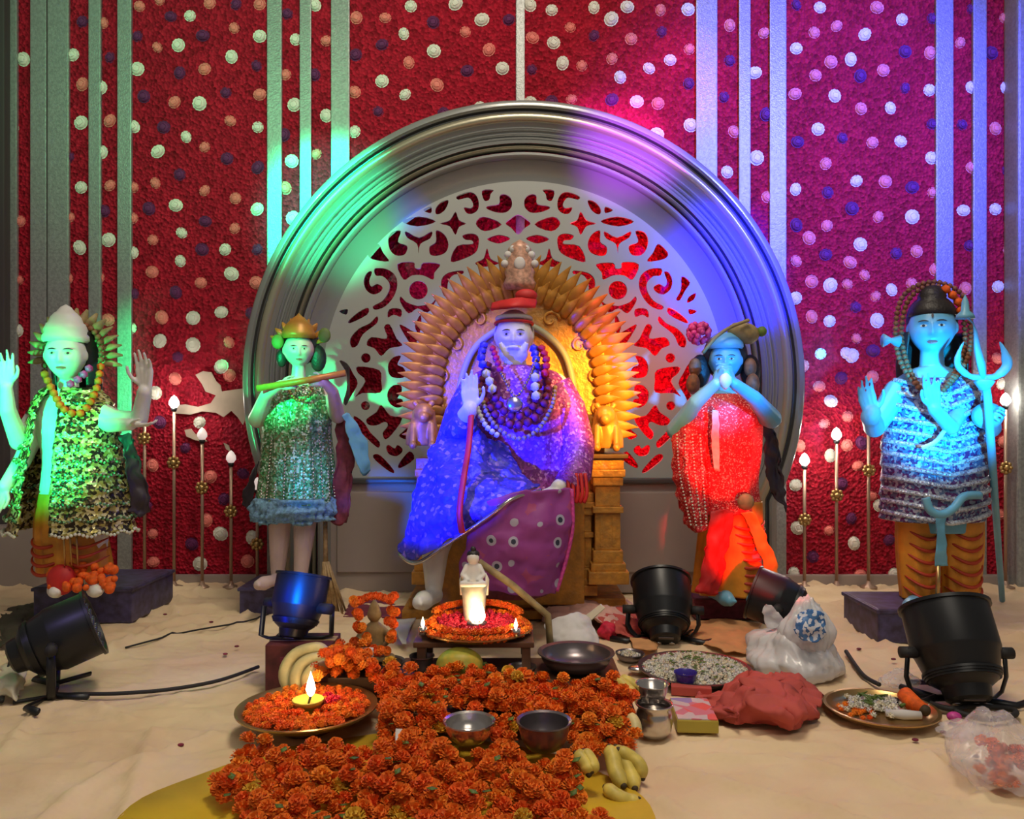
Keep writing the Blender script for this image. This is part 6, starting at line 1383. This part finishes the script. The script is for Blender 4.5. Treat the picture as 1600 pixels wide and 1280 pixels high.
bag('plastic_bag', (W(1262, 0, 2.16).x, 2.17, .13), (.070, .05, .085), M['plastic'], 'upper milky plastic bag with blue print, leaning on the tilted stage light', 8, handles=False, amp=.15)
b = bmesh.new(); patch(b, [[W(1244, 960, 2.12), W(1266, 952, 2.105), W(1288, 958, 2.115)], [W(1240, 980, 2.10), W(1266, 980, 2.09), W(1292, 980, 2.10)], [W(1250, 998, 2.10), W(1268, 1004, 2.09), W(1284, 998, 2.10)]], 8, .008, 40, 3, .001); build('blue_print', b, ramp_mat('blue_bag_print', [(0, (.05, .16, .42)), (.4, (.7, .75, .85)), (.6, (.08, .22, .5)), (.8, (.75, .78, .85))], scale=120, rough=.4, bump=0), rt)
its = [(c.x + rnd.gauss(0, .04), c.y + .10 + rnd.gauss(0, .04), .03, 0, 2, (0, 0, k)) for k in range(14)]
c = F(1590, 1250); bag('plastic_bag', (c.x + .01, c.y + .08, .055), (.08, .10, .075), M['plastic_clear'], 'clear plastic bag of red and orange flowers at the bottom right corner', 5, handles=False)
its = [(c.x + .01 + rnd.gauss(0, .022), c.y + .06 + rnd.gauss(0, .025), .012 + rnd.uniform(0, .05), rnd.choice((1, 1, 0)), 1.2, (rnd.uniform(-1, 1), 0, k)) for k in range(34)]; tag(merged('bagged_flowers', its, smm, MG), 'red and orange flowers inside the clear bag at the corner', 'flowers', kind='stuff')
c = F(1520, 1158); bag('plastic_wrapper', (c.x, c.y + .03, .014), (.055, .04, .02), M['plastic_clear'], 'small clear bluish wrapper on the sheet below the large stage light', 9, handles=False)
b = bmesh.new(); sphere(b, F(1491, 1120, .014), .014, 12, 8, (1.2, 1, .8)); tag(build('pink_sweet', b, M['pink_fl']), 'small pink lump left of the clear wrapper', 'sweet')
# right thali with vegetables
c = F(1376, 1118); Pt = Vector((c.x, c.y + .0, .004)); dish('round_plate', Pt, .122, .014, M['brass'], 'brass plate of mixed offerings at the right, before the large stage light')
rt = root('orange_heap', Pt + Vector((-.062, 0, .006)), 'small heap of orange petals on the left of the right-hand plate', 'petals'); rt['kind'] = 'stuff'
its = [(Pt.x - .06 + rnd.gauss(0, .018), Pt.y + rnd.gauss(0, .02), .010, rnd.randrange(3), .7, (0, 0, k)) for k in range(26)]; merged('petals', its, smm, MG, rt)
its = [(Pt.x + rnd.gauss(0, .04), Pt.y + .02 + rnd.gauss(0, .03), .010 + rnd.uniform(0, .01), rnd.randrange(3), 1.1, (0, 0, k)) for k in range(90)]; tag(merged('white_petals', its, wm, None), 'white petals and rice in the middle of the right-hand plate', 'petals', kind='stuff')
b = bmesh.new(); p = Pt + Vector((.075, .0, .026)); tube(b, [p + Vector((-.005, .03, .012)), p, p + Vector((.012, -.03, -.004))], [.018, .020, .012], 14); rt = root('carrot_piece', p - Vector((0, 0, .02)), 'stubby orange-red carrot piece on the right of the right-hand plate', 'vegetable'); build('flesh', b, MG[1], rt)
b = bmesh.new(); sphere(b, p + Vector((.012, -.034, -.006)), .013, 10, 8); build('dark_end', b, M['tip'], rt)
b = bmesh.new()
for k in range(16): a = rnd.uniform(0, 6.28); p = Pt + Vector((.01 + rnd.gauss(0, .03), .035 + rnd.gauss(0, .02), .02)); tube(b, [p, p + Vector((math.cos(a) * .03, math.sin(a) * .02, .008))], [.005, .001], 5)
tag(build('green_sprigs', b, M['green_leaf']), 'green leafy sprigs on the right-hand plate', 'leaves', kind='stuff')
b = bmesh.new(); p = Pt + Vector((.03, -.045, .014)); tube(b, [p + Vector((-.035, .01, 0)), p, p + Vector((.04, -.004, 0))], [.008, .012, .009], 10); tag(build('white_radish', b, M['whitecloth']), 'white cotton roll at the front of the right-hand plate', 'roll')
c = F(1412, 1078); bag('plastic_wrapper', (c.x, c.y + .02, .02), (.05, .03, .026), M['plastic_clear'], 'crumpled clear wrapper just behind the right-hand plate', 12, handles=False)
b = bmesh.new(); c = F(1440, 1066, .008); box(b, c, (.065, .012, .012), .003); tag(build('lighter', b, M['blue_base'], smooth=False), 'small dark blue stick-shaped lighter behind the right-hand plate', 'lighter')
# fallen petals on the sheet
b = bmesh.new()
for px, py in ((1342, 1014), (1396, 1030), (1460, 1038), (370, 1010), (352, 1022), (282, 1164), (1526, 1182), (1474, 1144), (1430, 1156), (330, 972), (1350, 960), (1320, 940), (258, 960), (240, 930)):
    p = F(px, py, .007); sphere(b, p, .006, 8, 5, (1.3, 1, .5))
tag(build('fallen_petals', b, M['maroon_fl']), 'few dark red petals fallen on the beige sheet', 'petals', kind='stuff')
